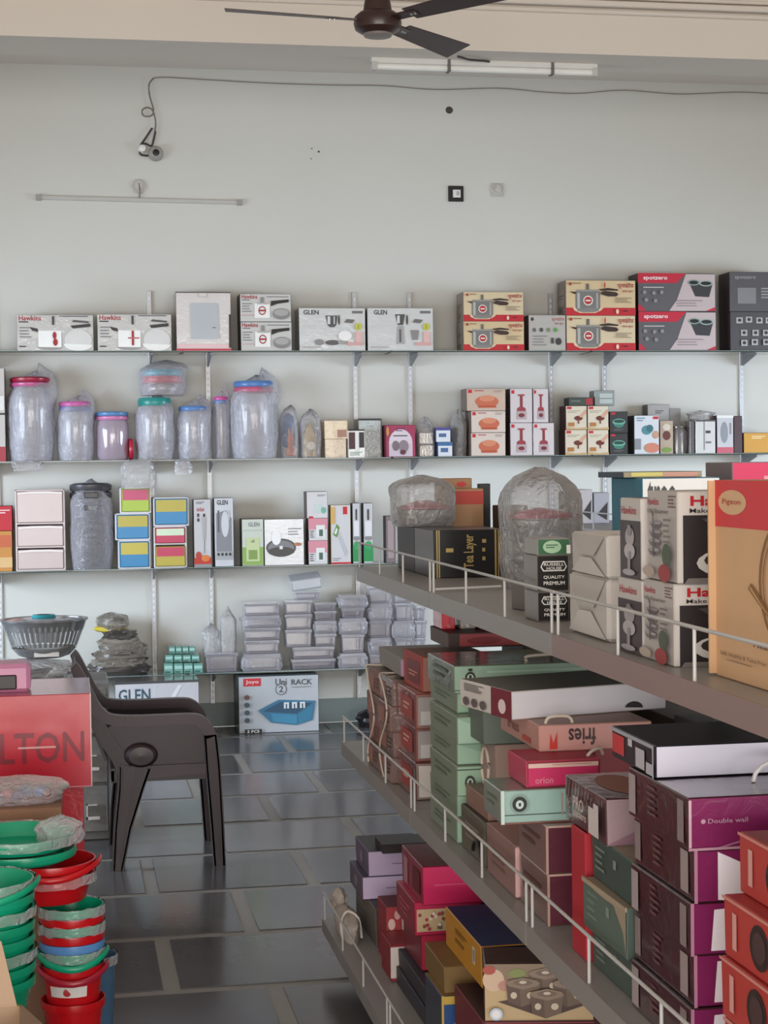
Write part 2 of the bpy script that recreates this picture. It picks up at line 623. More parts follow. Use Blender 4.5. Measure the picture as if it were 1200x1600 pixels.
for u, v, r, n, lab in ((702, 172, .026, 'plaster_chip', 'dark broken plaster hole high on the wall'), (498, 237, .007, 'screw_hole', 'dark screw hole, biggest of the three dots'), (487, 232, .004, 'screw_hole', 'tiny screw hole, upper of the left pair'), (486, 248, .004, 'screw_hole', 'tiny screw hole, lower of the left pair')):
    p = at(u, v, Y=WY)
    T = Matrix.Rotation(pi / 2, 4, 'X')
    b = MB().lathe([(r, 0), (r * .8, .006), (r * .5, .003), (0, .004)], M('#4f4844', .8, var=.3), 9, T, sx=1, sy=.95)
    tag(b.build(n, loc=(p.x, WY, p.z)), lab, 'wall hole')

# tube light under the beam
p0, p1 = at(580, 99, Z=3.80), at(941, 103, Z=3.80)
tl = empty('tube_light', 'long white tube light fixed under the ceiling beam, switched off', 'tube light', (p0.x, p0.y, 3.83))
LX = p1.x - p0.x
MB().box((0, -.02, -.03), (LX, .03, 0), M('#e4e2de', .4)).build('batten_body', tl, bevel=.003)
MB().tube([(.02, 0, -.045), (LX - .02, 0, -.045)], .017, M('#f6f6f2', .2), 14).build('glass_tube', tl, smooth=True)
for x in (0, LX - .03):
    MB().box((x, -.022, -.066), (x + .03, .028, -.02), M('#c9c7c3', .4)).build('end_holder', tl, bevel=.003)
for x in (LX * .33, LX * .79):
    MB().box((x, -.024, -.064), (x + .016, .03, -.002), M('#6f6b68', .5)).build('clip', tl)
q0 = at(715, 88, Z=3.825)
wr = MB().tube(smooth_path([(0, 0, 0), (.03, -.02, -.012), (.07, .02, -.01), (.16, .06, -.004), (.2, .1, 0)]), .006, DARK).build('loose_wire', tl, loc=(q0.x - p0.x, q0.y - p0.y, -.006))

# ceiling fan
fc = at(590, 33, Y=6.5)
fan = empty('ceiling_fan', 'dark brown three-blade ceiling fan hanging from a rod', 'ceiling fan', (fc.x, fc.y, ZC))
fm = M('#3b2725', .3, var=.1)
fz = fc.z - ZC
MB().tube([(0, 0, 0), (0, 0, fz + .06)], .014, fm, 12).build('down_rod', fan, smooth=True)
MB().lathe([(.012, 0), (.06, -.003), (.055, -.03), (.02, -.09), (.012, -.09)], fm, 20).build('ceiling_canopy', fan, smooth=True)
MB().lathe([(.014, fz + .17), (.03, fz + .165), (.052, fz + .06), (.056, fz + .03), (.02, fz + .03)], fm, 24).build('motor_cowl', fan, smooth=True)
MB().lathe([(.02, fz + .035), (.07, fz + .03), (.088, fz + .014), (.092, fz - .01), (.086, fz - .032), (.06, fz - .048), (.055, fz - .05)], fm, 32).build('motor_housing', fan, smooth=True)
MB().lathe([(.057, fz - .048), (.052, fz - .058), (.02, fz - .06), (0, fz - .061)], M('#8b8380', .35, metal=.3), 28).build('bottom_cap', fan, smooth=True)
for k, a in enumerate((188, 308, 46)):
    T = Matrix.Translation((0, 0, fz)) @ Matrix.Rotation(radians(a), 4, 'Z') @ Matrix.Rotation(radians(-11), 4, 'X')
    b = MB()
    n = 12
    vs = []
    for i in range(n + 1):
        t = i / n
        x = .16 + .45 * t
        hw = .045 + .022 * t
        x2 = x - (.035 * t)
        vs += [(x, hw, .002), (x2, -hw, .002), (x, hw, -.002), (x2, -hw, -.002)]
    fs = []
    for i in range(n):
        q = i * 4
        fs += [(q, q + 1, q + 5, q + 4), (q + 2, q + 6, q + 7, q + 3), (q, q + 4, q + 6, q + 2), (q + 1, q + 3, q + 7, q + 5)]
    fs += [(0, 2, 3, 1), (4 * n, 4 * n + 1, 4 * n + 3, 4 * n + 2)]
    b.add(vs, fs, M('#42302d', .4, var=.15), T)
    bl = b.build('blade', fan)
    c = MB().box((.07, -.022, -.004), (.2, .022, .003), fm, T)
    for sx in (.17, .188):
        c.lathe([(.006, -.008), (.006, .006)], SILVER, 8, T @ Matrix.Translation((sx, 0, 0)), closed=True)
    c.build('blade_iron', bl)

# ------------------------------------------------------------------ shelving units (gondolas)
steel = M('#918d8b', .4, var=.05, scale=4)
steel2 = M('#97918f', .42, var=.06, scale=4)
pink_steel = M('#8f7876', .42, var=.06, scale=4)
rail_m = M('#bdbcbb', .38)
YE = 5.83
JO = [5.83, 4.62, 3.41, 2.20, 1.0]
LEV = [(.97, 1.35, 'top'), (.91, .755, 'middle'), (.835, .15, 'bottom')]
SPX = 1.33
secn = ['far end section', 'second section from the far end', 'third section from the far end', 'nearest section']
for (X0, Z0, ln) in LEV:
    for s_ in range(4):
        ya, yb = JO[s_ + 1], JO[s_]
        root = empty('steel_shelf', f'grey steel gondola shelf with wire rail, {ln} level, {secn[s_]}', 'shelf', (X0, ya, Z0), group='gondola shelves')
        Ls = yb - ya - .006
        XW = 2 * (SPX - X0)
        b = MB()
        b.box((.004, .004, -.003), (XW - .004, Ls - .004, -.0003), steel)
        b.box((0, 0, -.045), (.004, Ls, 0), pink_steel if s_ >= 2 and ln == 'top' else steel)
        b.box((XW - .004, 0, -.045), (XW, Ls, 0), steel)
        b.box((.004, 0, -.045), (XW - .004, .004, 0), steel).box((.004, Ls - .004, -.045), (XW - .004, Ls, 0), steel2)
        b.box((.004, 0, -.045), (.02, Ls, -.042), steel)
        b.build('tray', root)
        r = MB()
        ry = [.02 + i * (Ls - .04) / 3 for i in range(4)]
        MB().tube([(.008, .0, .085), (.008, Ls, .085)], .0035, rail_m).build('top_rail', root, smooth=True)
        for y in ry:
            MB().tube([(.008, y, -.02), (.008, y, .085)], .0032, rail_m, 8).build('rail_post', root, smooth=True)
        if s_ == 1 and ln == 'top':
            MB().tube([(.008, Ls - .01, .008), (.2, Ls - .01, .012)], .0035, rail_m).build('divider_rod', root)
for s_, y in enumerate(JO):
    ends = ['at the far end', 'one bay in from the far end', 'two bays in from the far end', 'three bays in from the far end', 'nearest the shop front']
    MB_ = MB().box((SPX - .02, y - .03 - (.0 if s_ else .0), 0), (SPX + .02, y - .002, 1.346), M('#55595a', .45))
    o = MB_.build('gondola_upright', bevel=.002)
    tag(o, 'dark grey steel upright of the gondola, ' + ends[s_], 'shelf post', 'gondola uprights')

# second gondola across the next aisle, seen over the first
G2 = empty('far_gondola', 'farther grey shelving unit with wire rail beyond the next aisle', 'shelving unit', (2.7, 6.2, 0))
for Z0 in (.15, .755, 1.35):
    t_ = MB().box((0, 0, Z0 - .045), (.75, 3.75, Z0), steel2).build('shelf_tray', G2)
    MB().tube([(.008, 0, Z0 + .085), (.008, 3.75, Z0 + .085)], .0035, rail_m).build('top_rail', t_)
    for i in range(10):
        MB().tube([(.008, .02 + i * .412, Z0 - .02), (.008, .02 + i * .412, Z0 + .085)], .0032, rail_m, 6).build('rail_post', t_)
for y in (0, 1.87, 3.7):
    MB().box((.35, y, 0), (.39, y + .04, 1.32), M('#55595a', .45)).build('upright', G2)

# ------------------------------------------------------------------ things on the wall shelves
def WB(name, label, u0, v0, u1, v1, on, col, Y=11.02, d=.2, zb=None, **k):
    vm = (v0 + v1) / 2
    x0, x1 = at(u0, vm, Y=Y).x, at(u1, vm, Y=Y).x
    if zb is None:
        zb = SZ[on] + .0002 if isinstance(on, int) else on.top + .0004
    zt = at((u0 + u1) / 2, v0, Y=Y).z
    return Box(name, label, x0, Y, zb, x1 - x0, d, zt - zb, col, **k)


INKRED = M('#a8222c', .5)
LPINK = M('#e6b9b4', .5)


def long_cooker_art(b, var=0):
    f = b.F
    f.text('Hawkins', .03, .84, .32, .98, INKRED, .02)
    f.text('Classic', .03, .74, .16, .82, INK)
    f.lines(.04, .32, .2, .66, 4, GREYINK)
    f.lines(.55, .92, .95, .97, 1, INK)
    f.poly([(.17, .66), (.27, .62), (.28, .52), (.2, .56)], DARK)
    f.rect(.28, .1, .58, .56, M('#f7f5f2', .3))
    f.ell(.43, .11, .17, .08, M('#9b9896', .4), 20, pi, 2 * pi)
    f.ell(.8, .3, .18, .3, M('#d9d7d4', .3))
    f.ell(.8, .2, .19, .2, M('#f2f0ec', .3), 20, pi, 2 * pi)
    f.poly([(.7, .7), (.96, .76), (.96, .67), (.73, .62)], DARK)
    f.poly([(.74, .86), (.94, .82), (.94, .77), (.72, .8)], M('#5d5656', .5))
    f.rect(.46, .72, .49, .96, INK)
    if var:
        f.rect(.46, .15, .49, .55, INKRED).rect(.41, .33, .56, .37, M('#c46a6a', .5))
    else:
        f.ell(.49, .43, .025, .1, INKRED).ell(.5, .24, .03, .1, INKRED)
    f.text('3.5L', .03, .06, .12, .14, INK)


def stack_cooker_art(b):
    f = b.F
    f.text('Hawkins', .03, .82, .34, .97, INKRED, .02)
    f.text('Classic', .04, .73, .2, .79, INK)
    f.lines(.52, .85, .97, .9, 1, INK)
    f.lines(.04, .3, .24, .66, 4, GREYINK)
    f.lines(.03, .2, .55, .24, 1, M('#cc8888', .5))
    f.rect(.28, .14, .58, .66, M('#f3f1ee', .3))
    f.ell(.43, .4, .075, .16, INKRED).ell(.43, .4, .055, .12, WHITE).rect(.365, .37, .495, .43, INKRED)
    f.rect(.4, .66, .46, .88, M('#8a8786', .4)).rect(.33, .62, .55, .68, M('#b5b2b0', .4))
    f.poly([(.6, .74), (.95, .8), (.95, .7), (.72, .64), (.6, .55)], BLACK)
    f.ell(.8, .28, .17, .2, M('#8d8987', .5)).ell(.8, .33, .14, .12, M('#b0acaa', .5))


def glen_mixer_art(b, var=0):
    f = b.F
    f.text('GLEN', .07 if var == 0 else .1, .84, .3, .95, M('#3d4148', .5), .03)
    f.rect(.8, .87, .96, .93, M('#77706c', .5))
    f.lines(.05, .5, .3, .58, 2, M('#cfcccb', .4))
    if var == 0:
        f.poly([(.4, .82), (.58, .82), (.56, .6), (.53, .55), (.46, .55), (.43, .6)], M('#4e4c4d', .3))
        f.rect(.43, .62, .47, .8, M('#dcdcdc', .2)).rect(.52, .62, .54, .8, M('#c5c5c5', .2))
        f.ell(.3, .2, .07, .07, M('#8f8b8a', .4)).ell(.5, .19, .11, .06, M('#5d5a5a', .4)).ell(.66, .2, .08, .05, M('#a5a09e', .4))
        f.ell(.69, .35, .1, .12, M('#f6f1ef', .3))
    else:
        f.poly([(.42, .85), (.57, .85), (.54, .6), (.46, .6)], M('#4e4c4d', .3))
        f.rect(.45, .64, .49, .82, M('#dcdcdc', .2))
        f.poly([(.46, .58), (.54, .58), (.56, .16), (.44, .16)], M('#a9a6a6', .25)).rect(.48, .2, .51, .5, M('#5f5c5c', .4))
        f.poly([(.65, .48), (.78, .48), (.76, .25), (.68, .25)], M('#8b8685', .3))
    f.ell(.6, .72, .015, .12, INK)
    f.poly([(.68, .66), (.8, .64), (.84, .72), (.72, .74)], M('#6d6867', .4))
    f.ell(.89, .56, .05, .09, M('#c9c64f', .5)).text('2', .875, .52, .9, .6, M('#7c7a30', .5))
    f.rect(.85, .2, .94, .44, LPINK).rect(.72, .12, .96, .2, M('#d8a8a4', .5))
    f.rect(.05, .06, .3, .1, M('#b9b6b4', .4))


def unity_art(b, fleck=0):
    f = b.F
    w_ = .03
    f.rect(0, 0, 1, .22, M('#c3202c', .45))
    f.poly([(.1, .22), (.12, .14), (.2, .07), (.42, .07), (.5, .14), (.54, .22)], M('#e2cda6', .5))
    f.rect(.14, .2, .49, .68, M('#7c7a76', .35))
    f.poly([(.15, .2), (.17, .12), (.24, .09), (.39, .09), (.46, .12), (.48, .2)], M('#86837f', .35))
    f.rect(.16, .2, .2, .64, M('#b9b6b1', .3)).rect(.43, .2, .46, .64, M('#aaa7a2', .3))
    f.rect(.15, .68, .48, .73, M('#9c9994', .3)).rect(.29, .73, .33, .9, M('#6a6865', .3))
    f.ell(.315, .42, .07, .14, M('#f0e9dc', .5)).ell(.315, .42, .055, .11, M('#b8323c', .5)).rect(.28, .4, .35, .44, M('#f0e9dc', .5))
    f.poly([(.5, .66), (.55, .7), (.72, .66), (.75, .6), (.72, .54), (.6, .54), (.5, .6)], M('#3b2823', .4))
    f.poly([(.47, .74), (.6, .78), (.75, .74), (.74, .7), (.6, .71), (.5, .7)], M('#2f1f1c', .4))
    f.poly([(.06, .68), (.14, .66), (.14, .6), (.1, .62)], M('#2f1f1c', .4))
    f.text('यूनाईटेड', .74, .76, .97, .93, INKRED, .015)
    f.text('प्रेशर कुकर', .8, .64, .96, .73, INKRED)
    f.text('united', .1, .86, .22, .92, M('#8b6b4a', .5)).ell(.06, .89, .025, .045, M('#a84238', .5))
    f.lines(.7, .34, .95, .5, 4, M('#8a7a68', .6))
    f.ell(.73, .11, .02, .07, M('#efd0c0', .5)).text('ISI', .82, .07, .88, .14, M('#3a1418', .5))
    if fleck:
        f.ell(.55, .86, .012, .09, M('#c0483c', .5))  # small upright red oval near the top centre
    L = b.L
    L.rect(.15, .3, .85, .75, M('#8a7a6c', .5)).text('UNITED', .2, .45, .8, .6, M('#4a3e38', .5)).lines(.2, .1, .8, .25, 3, M('#4a3e38', .5))


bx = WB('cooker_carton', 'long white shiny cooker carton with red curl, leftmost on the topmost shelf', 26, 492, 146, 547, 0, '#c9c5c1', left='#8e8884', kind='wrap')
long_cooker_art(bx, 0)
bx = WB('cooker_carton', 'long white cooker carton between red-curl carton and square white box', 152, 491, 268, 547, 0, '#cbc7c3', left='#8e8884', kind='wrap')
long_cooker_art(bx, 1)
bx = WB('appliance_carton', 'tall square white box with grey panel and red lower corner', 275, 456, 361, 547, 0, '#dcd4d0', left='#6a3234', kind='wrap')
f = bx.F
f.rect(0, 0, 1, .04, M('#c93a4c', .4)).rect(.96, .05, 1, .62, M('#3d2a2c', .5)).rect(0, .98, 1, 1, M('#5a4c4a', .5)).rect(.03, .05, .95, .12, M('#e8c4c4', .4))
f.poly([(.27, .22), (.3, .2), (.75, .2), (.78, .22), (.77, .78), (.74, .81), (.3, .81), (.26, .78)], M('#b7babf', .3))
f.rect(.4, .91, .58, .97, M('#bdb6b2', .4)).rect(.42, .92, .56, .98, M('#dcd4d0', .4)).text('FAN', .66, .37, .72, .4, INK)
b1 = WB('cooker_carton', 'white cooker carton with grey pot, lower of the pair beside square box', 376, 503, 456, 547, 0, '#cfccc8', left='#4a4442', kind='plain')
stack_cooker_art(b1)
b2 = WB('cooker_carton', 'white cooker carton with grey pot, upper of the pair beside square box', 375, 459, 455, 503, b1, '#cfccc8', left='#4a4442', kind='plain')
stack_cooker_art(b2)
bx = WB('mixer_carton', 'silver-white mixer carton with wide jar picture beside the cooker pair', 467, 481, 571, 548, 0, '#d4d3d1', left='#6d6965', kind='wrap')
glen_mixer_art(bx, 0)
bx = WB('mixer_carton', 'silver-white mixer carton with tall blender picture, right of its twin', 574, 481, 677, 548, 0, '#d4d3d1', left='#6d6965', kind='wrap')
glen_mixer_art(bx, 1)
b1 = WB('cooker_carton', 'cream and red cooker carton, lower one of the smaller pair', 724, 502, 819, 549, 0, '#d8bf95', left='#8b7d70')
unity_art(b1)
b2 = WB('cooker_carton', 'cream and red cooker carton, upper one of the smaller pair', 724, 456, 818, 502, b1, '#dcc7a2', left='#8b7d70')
unity_art(b2)
bx = WB('pan_carton', 'plain silvery carton with tiny icons between two cream-red stacks', 826, 492, 884, 548, 0, '#b9b4ad', left='#5a3c38', kind='wrap')
f = bx.F
f.text('यूनाईटेड', .62, .82, .96, .93, INKRED, .01).text('प्रेशर कुकर', .7, .72, .94, .79, INKRED).ell(.1, .88, .04, .05, DARK)
for i, c in enumerate(('#6b6865', '#4a4a4c', '#7c8a6a', '#5d9a4c')):
    f.ell(.15 + i * .19, .58, .05, .06, M(c, .5))
f.rect(.6, .2, .67, .36, INK).ell(.8, .26, .08, .1, M('#3a3638', .5)).lines(.12, .1, .5, .42, 4, M('#8f8a86', .5))
b1 = WB('cooker_carton', 'cream and red cooker carton with glare, lower of the bigger pair', 885, 493, 993, 549, 0, '#dcc8a4', left='#7c6c62')
unity_art(b1, 1)
b2 = WB('cooker_carton', 'cream and red cooker carton, upper of the bigger pair', 884, 438, 993, 493, b1, '#d8bf95', left='#7c6c62')
unity_art(b2, 1)


def mop_art(b):
    f = b.F
    f.poly([(0, 1), (.62, 1), (.5, .74), (0, .74)], M('#c8203a', .45))
    f.text('spotzero', .07, .8, .38, .92, M('#f3e6e6', .4), .02)
    f.poly([(.4, .02), (.5, .3), (.62, .98), (1, .98), (1, .12), (.9, .02)], M('#cbbaba', .4))
    f.poly([(.88, .02), (1, .12), (1, .02)], M('#c8203a', .45)).poly([(0, .02), (.1, .02), (.02, .18), (0, .18)], M('#c8203a', .45))
    f.poly([(.66, .76), (.97, .74), (.92, .38), (.74, .4)], M('#3d3c40', .35))
    f.ell(.72, .76, .08, .08, M('#8fa39c', .4)).ell(.72, .76, .06, .05, M('#2a2a2c', .3)).ell(.88, .74, .09, .08, M('#a5b8b0', .4)).ell(.88, .74, .07, .05, M('#2a2a2c', .3))
    f.lines(.5, .1, .85, .3, 3, M('#9d8f90', .5))
    for (x, y) in ((.08, .5), (.2, .48), (.3, .5), (.1, .3), (.22, .28)):
        f.ell(x, y, .025, .05, M('#8f8d90', .5))
    f.lines(.06, .58, .34, .64, 1, M('#c9c5c5', .5))


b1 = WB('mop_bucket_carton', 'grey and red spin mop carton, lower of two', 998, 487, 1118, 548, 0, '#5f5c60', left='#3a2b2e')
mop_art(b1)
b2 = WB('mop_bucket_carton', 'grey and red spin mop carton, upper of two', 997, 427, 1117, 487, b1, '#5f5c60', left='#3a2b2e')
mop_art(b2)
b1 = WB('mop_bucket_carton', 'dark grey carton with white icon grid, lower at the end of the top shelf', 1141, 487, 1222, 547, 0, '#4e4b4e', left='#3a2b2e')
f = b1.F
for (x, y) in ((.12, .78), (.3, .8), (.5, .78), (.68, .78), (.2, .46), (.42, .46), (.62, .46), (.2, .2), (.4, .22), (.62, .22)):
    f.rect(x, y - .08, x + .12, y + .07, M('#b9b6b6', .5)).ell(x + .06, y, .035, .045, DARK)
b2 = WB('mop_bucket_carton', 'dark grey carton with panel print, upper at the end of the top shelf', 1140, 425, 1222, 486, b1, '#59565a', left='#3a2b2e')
f = b2.F
f.text('spotzero', .1, .8, .5, .9, M('#a5a2a5', .5)).rect(.15, .2, .5, .6, M('#8a878a', .5)).lines(.6, .3, .9, .6, 4, M('#a5a2a5', .5))


# ---- second shelf: jars
def jar(name, label, u0, u1, v0, on, lid, body='#eceaf8', Y=11.12, lidh=.06, neck=None, wrap=True, zb=None, group=None, alpha=.3, wh=None, amp=.1, spk=.4):
    zb_fixed = zb is not None
    vm = (v0 + 715) / 2
    x0, x1 = at(u0, vm, Y=Y).x, at(u1, vm, Y=Y).x
    zb = (SZ[on] + .0005) if zb is None else zb
    zt = at((u0 + u1) / 2, v0, Y=Y).z
    h, r = zt - zb, (x1 - x0) / 2
    o = empty(name, label, 'jar', (x0 + r, Y, zb), group=group)
    rb = r * (.9 if wrap else 1)
    hb = h - lidh
    MB().lathe([(0, .004), (rb * .9, .004), (rb, .03), (rb * 1.0, hb * .8), (rb * .94, hb * .95), (rb * .88, hb)], M(body, .1, 'clear', alpha=alpha * .75), 28).build('jar_body', o, smooth=True)
    for i, c in enumerate(lid):
        hh = lidh / len(lid)
        MB().lathe([(rb * .97, hb + i * hh), (rb * 1.0, hb + i * hh + hh * .2), (rb * 1.0, hb + i * hh + hh * .75), (rb * .94, hb + (i + 1) * hh), (rb * .4, hb + (i + 1) * hh + .004), (0, hb + (i + 1) * hh + .004)], M(c, .3), 28).build('lid', o, smooth=True)
    if wrap:
        q = 1.0 if zb_fixed else 1.045
        crumple('plastic_wrap', o, 2 * r * q, 2 * r * q, (wh or h + .035), FILM, seed=u0, amp=amp * (.4 if zb_fixed else 1.0), boxy=.9, loc=(-r * q, -r * q, .002), tip=.25, pull=(r * .2, 0), spike=(spk, .055 if not zb_fixed else .0) if spk is not None else None)
    return o


jar('storage_jar', 'tall clear bagged jar with red and pink lid at far left', 13, 83, 590, 1, ('#c25a8c', '#a31f3c'), alpha=.34)
jar('storage_jar', 'clear bagged jar with pink lid beside the tall red-lidded jar', 90, 146, 628, 1, ('#7f8cc4', '#c763a0'), alpha=.34)
jar('canister', 'pinkish unwrapped canister with blue tilted lid', 150, 201, 644, 1, ('#d37fae', '#5b8cc0'), body='#c7b4c4', wrap=False, lidh=.05, alpha=.75)
p_ = at(207, 680, Y=11.1)
tag(MB().lathe([(0, 0), (.065, .0), (.07, .012), (.065, .024), (0, .026)], M('#c01f3c', .3), 28, Matrix.Rotation(-pi / 2, 4, 'Y') @ Matrix.Rotation(.0, 4, 'X')).build('jar_lid', loc=(p_.x, 11.1, SZ[1] + .0705), smooth=True), 'round red lid standing on edge between the canister and teal-lidded jar', 'lid')
jar('storage_jar', 'clear bagged jar with teal-green lid beside the red upright lid', 213, 271, 622, 1, ('#2f8f88',), lidh=.05, alpha=.3, wh=at(242, 618, Y=11.12).z - SZ[1], spk=None)
jar('storage_jar', 'squat clear bagged jar with blue lid', 277, 328, 635, 1, ('#5c83bd',), lidh=.03, alpha=.3)
jar('storage_jar', 'narrow clear jar with bright pink lid in front of the upright', 333, 358, 620, 1, ('#6f8fc0', '#d356a0'), lidh=.045, Y=11.15, alpha=.3)
jar('storage_jar', 'tall clear bagged jar with blue lid over pink ring', 362, 431, 596, 1, ('#c2607f', '#5c83bd'), lidh=.075, alpha=.32)
# the jar lying on top of its neighbours in a knotted bag
jz = at(250, 624, Y=11.12).z
jar('storage_jar', 'bagged jar with teal and red lid perched on the teal-lidded jar', 218, 290, 578, 1, ('#c5283c', '#2391a8'), lidh=.085, zb=jz + .022, body='#cfc0c6', alpha=.35, wh=.225, amp=.03)

for (u0_, v0_, u1_, v1_, lb_, sd_) in ((186, 716, 243, 764, 'large torn clear bag hanging below the jar shelf under the teal-lidded jar', 3), (272, 717, 300, 742, 'small clear bag tail hanging below the jar shelf', 4), (18, 718, 66, 736, 'clear bag tail drooping below the tall red-lidded jar', 6)):
    xa, xb = at(u0_, v0_, Y=10.97).x, at(u1_, v0_, Y=10.97).x
    zt, zb_ = SZ[1] + .004, at(u0_, v1_, Y=10.97).z
    o = empty('hanging_bag', lb_, 'bag', (xa, 10.92, zb_))
    crumple('film_skin', o, xb - xa, .07, zt - zb_, FILM2 if sd_ == 3 else FILM, sd_, .35, .0, .8, belly=.9)

# toy packs
def pack(name, label, cat, u0, v0, u1, v1, on, m=None, Y=11.06, d=.12, seed=1, amp=.16, boxy=.7, tip=.5, parts=None, zb=None, pull=(0, 0), belly=1):
    vm = (v0 + v1) / 2
    x0, x1 = at(u0, vm, Y=Y).x, at(u1, vm, Y=Y).x
    zb = (SZ[on] + .0005) if zb is None else zb
    zt = at((u0 + u1) / 2, v0, Y=Y).z
    o = empty(name, label, cat, (x0, Y, zb))
    if parts:
        parts(o, x1 - x0, zt - zb)
    crumple('plastic_wrap', o, x1 - x0, d, zt - zb, m or FILM, seed, amp, tip, boxy, pull=pull, belly=belly)
    return o


def toyA(o, w, h):
    MB().lathe([(0, 0), (.34 * w, .02), (.42 * w, h * .35), (.3 * w, h * .62), (0, h * .7)], M('#2c4c7a', .5, var=.5, scale=30), 16, Matrix.Translation((w * .48, .06, h * .18)), sy=.6).build('blue_toy', o, smooth=True)
    MB().lathe([(0, 0), (.26 * w, .01), (.28 * w, h * .12), (.17 * w, h * .22), (.14 * w, h * .25), (.2 * w, h * .34), (.12 * w, h * .42), (0, h * .44)], M('#c9682f', .5, var=.4, scale=20), 16, Matrix.Translation((w * .55, .016, .01)), sy=.35).build('orange_bunny', o, smooth=True)
    for s_ in (-1, 1):
        MB().lathe([(0, 0), (.05 * w, h * .05), (.04 * w, h * .12), (0, h * .17)], M('#d98b38', .5), 10, Matrix.Translation((w * (.55 + s_ * .09), .016, h * .42))).build('ear', o, smooth=True)


def toyB(o, w, h):
    MB().lathe([(.36 * w, 0), (.38 * w, h * .35), (.28 * w, h * .5), (.1 * w, h * .66), (0, h * .72)], M('#b3935a', .4, var=.4, scale=18), 20, Matrix.Translation((w * .45, .06, .01)), sy=.8).build('golden_toy', o, smooth=True)
    MB().lathe([(0, 0), (.22 * w, 0), (.2 * w, .008), (0, .01)], M('#e8e0cf', .4), 20, Matrix.Translation((w * .45, .012, h * .25)) @ Matrix.Rotation(pi / 2, 4, 'X')).build('face_disc', o, smooth=True)


pack('toy_pack', 'bagged toy with dark blue cloth and orange bunny', 'toy', 439, 634, 467, 712, 1, parts=toyA, seed=3, d=.14, tip=.1, pull=(.01, 0))
pack('toy_pack', 'clear bag holding a golden clock-like toy', 'toy', 471, 640, 504, 712, 1, parts=toyB, seed=5, d=.14, tip=.2)
b1 = WB('gift_box', 'beige golden box, lower of two beside the golden toy', 508, 686, 541, 712, 1, '#cdb394', kind='wrap', d=.16, Y=11.06)
b2 = WB('gift_box', 'beige golden box, upper of two beside the golden toy', 507, 657, 543, 686, b1, '#d3b995', kind='wrap', d=.16, Y=11.06)
b2.F.rect(.55, .1, .95, .5, M('#b98a78', .4))
bx = WB('glass_set_box', 'small black and white box with red picture', 544, 671, 570, 711, 1, '#d8d2cf', kind='wrap', d=.08, rough=.3)
bx.F.rect(.04, .3, .42, .9, M('#4a2426', .4)).rect(.42, .1, .62, .95, WHITE).rect(.66, .35, .96, .9, M('#2c2728', .4)).rect(0, .95, 1, 1, BLACK).lines(.1, .05, .9, .2, 3, M('#5f8a6a', .5))
bx = WB('silver_box', 'silvery plain box behind the small black-white box', 560, 654, 597, 711, 1, '#a9b0b0', left='#4b4a4a', kind='wrap', Y=11.11, d=.14)
bx.F.rect(0, .95, 1, 1, DARK).rect(.94, 0, 1, 1, M('#5d5c5c', .4)).lines(.2, .62, .7, .86, 4, M('#c9cfcf', .4))
bx = WB('toaster_box', 'magenta box with pale circle and appliance picture', 603, 664, 649, 711, 1, '#a8365a', left='#6e1d32', top='#4a1626')
f = bx.F
f.ell(.5, .45, .4, .42, M('#dccdd6', .4)).rect(.1, .02, .9, .42, M('#d0bfcb', .4)).text('ACE', .35, .77, .65, .9, M('#54305a', .5), .02).lines(.25, .6, .75, .68, 1, INK)
f.ell(.33, .35, .12, .16, M('#7a6a70', .4)).ell(.6, .33, .16, .2, M('#8d7c84', .4)).ell(.57, .15, .1, .08, M('#5c2438', .4)).ell(.06, .8, .05, .15, M('#d08a4a', .4))


def foil(o, w, h):
    MB().box((w * .08, .02, 0), (w * .92, .09, h * .3), M('#cfcbc6', .2, metal=.5, bump=.4, scale=30)).build('tin', o, bevel=.005)
    MB().box((w * .08, .02, h * .32), (w * .92, .09, h * .62), M('#d7d3ce', .2, metal=.5, bump=.4, scale=30)).build('tin', o, bevel=.005)


pack('foil_container_pack', 'two foil tins in a knotted clear bag beside the magenta box', 'container', 653, 652, 681, 711, 1, parts=foil, seed=9, d=.12, boxy=.5)
b1 = WB('tea_box', 'small blue and white box, lower beside foil tins', 684, 691, 707, 711, 1, '#dfe3ea', left='#2b3a62', d=.1)
b1.F.rect(0, .75, 1, 1, M('#3d6c9c', .4)).rect(.2, .3, .7, .6, M('#49699a', .4))
b2 = WB('tea_box', 'small blue and white box, upper beside foil tins', 681, 668, 704, 690.5, b1, '#dfe3ea', left='#2b3a62', d=.1)
b2.F.rect(0, .8, 1, 1, M('#4a4890', .4)).rect(.2, .35, .7, .6, M('#49699a', .4))


def stackcups(o, w, h):
    for i in range(6):
        MB().lathe([(.0, 0), (.34 * w, 0), (.42 * w, h * .13), (.40 * w, h * .13), (.32 * w, .004)], M('#7d7674', .3, 'clear', alpha=.5), 20, Matrix.Translation((w * .5, .06, .004 + i * h * .135))).build('bowl', o, smooth=True)


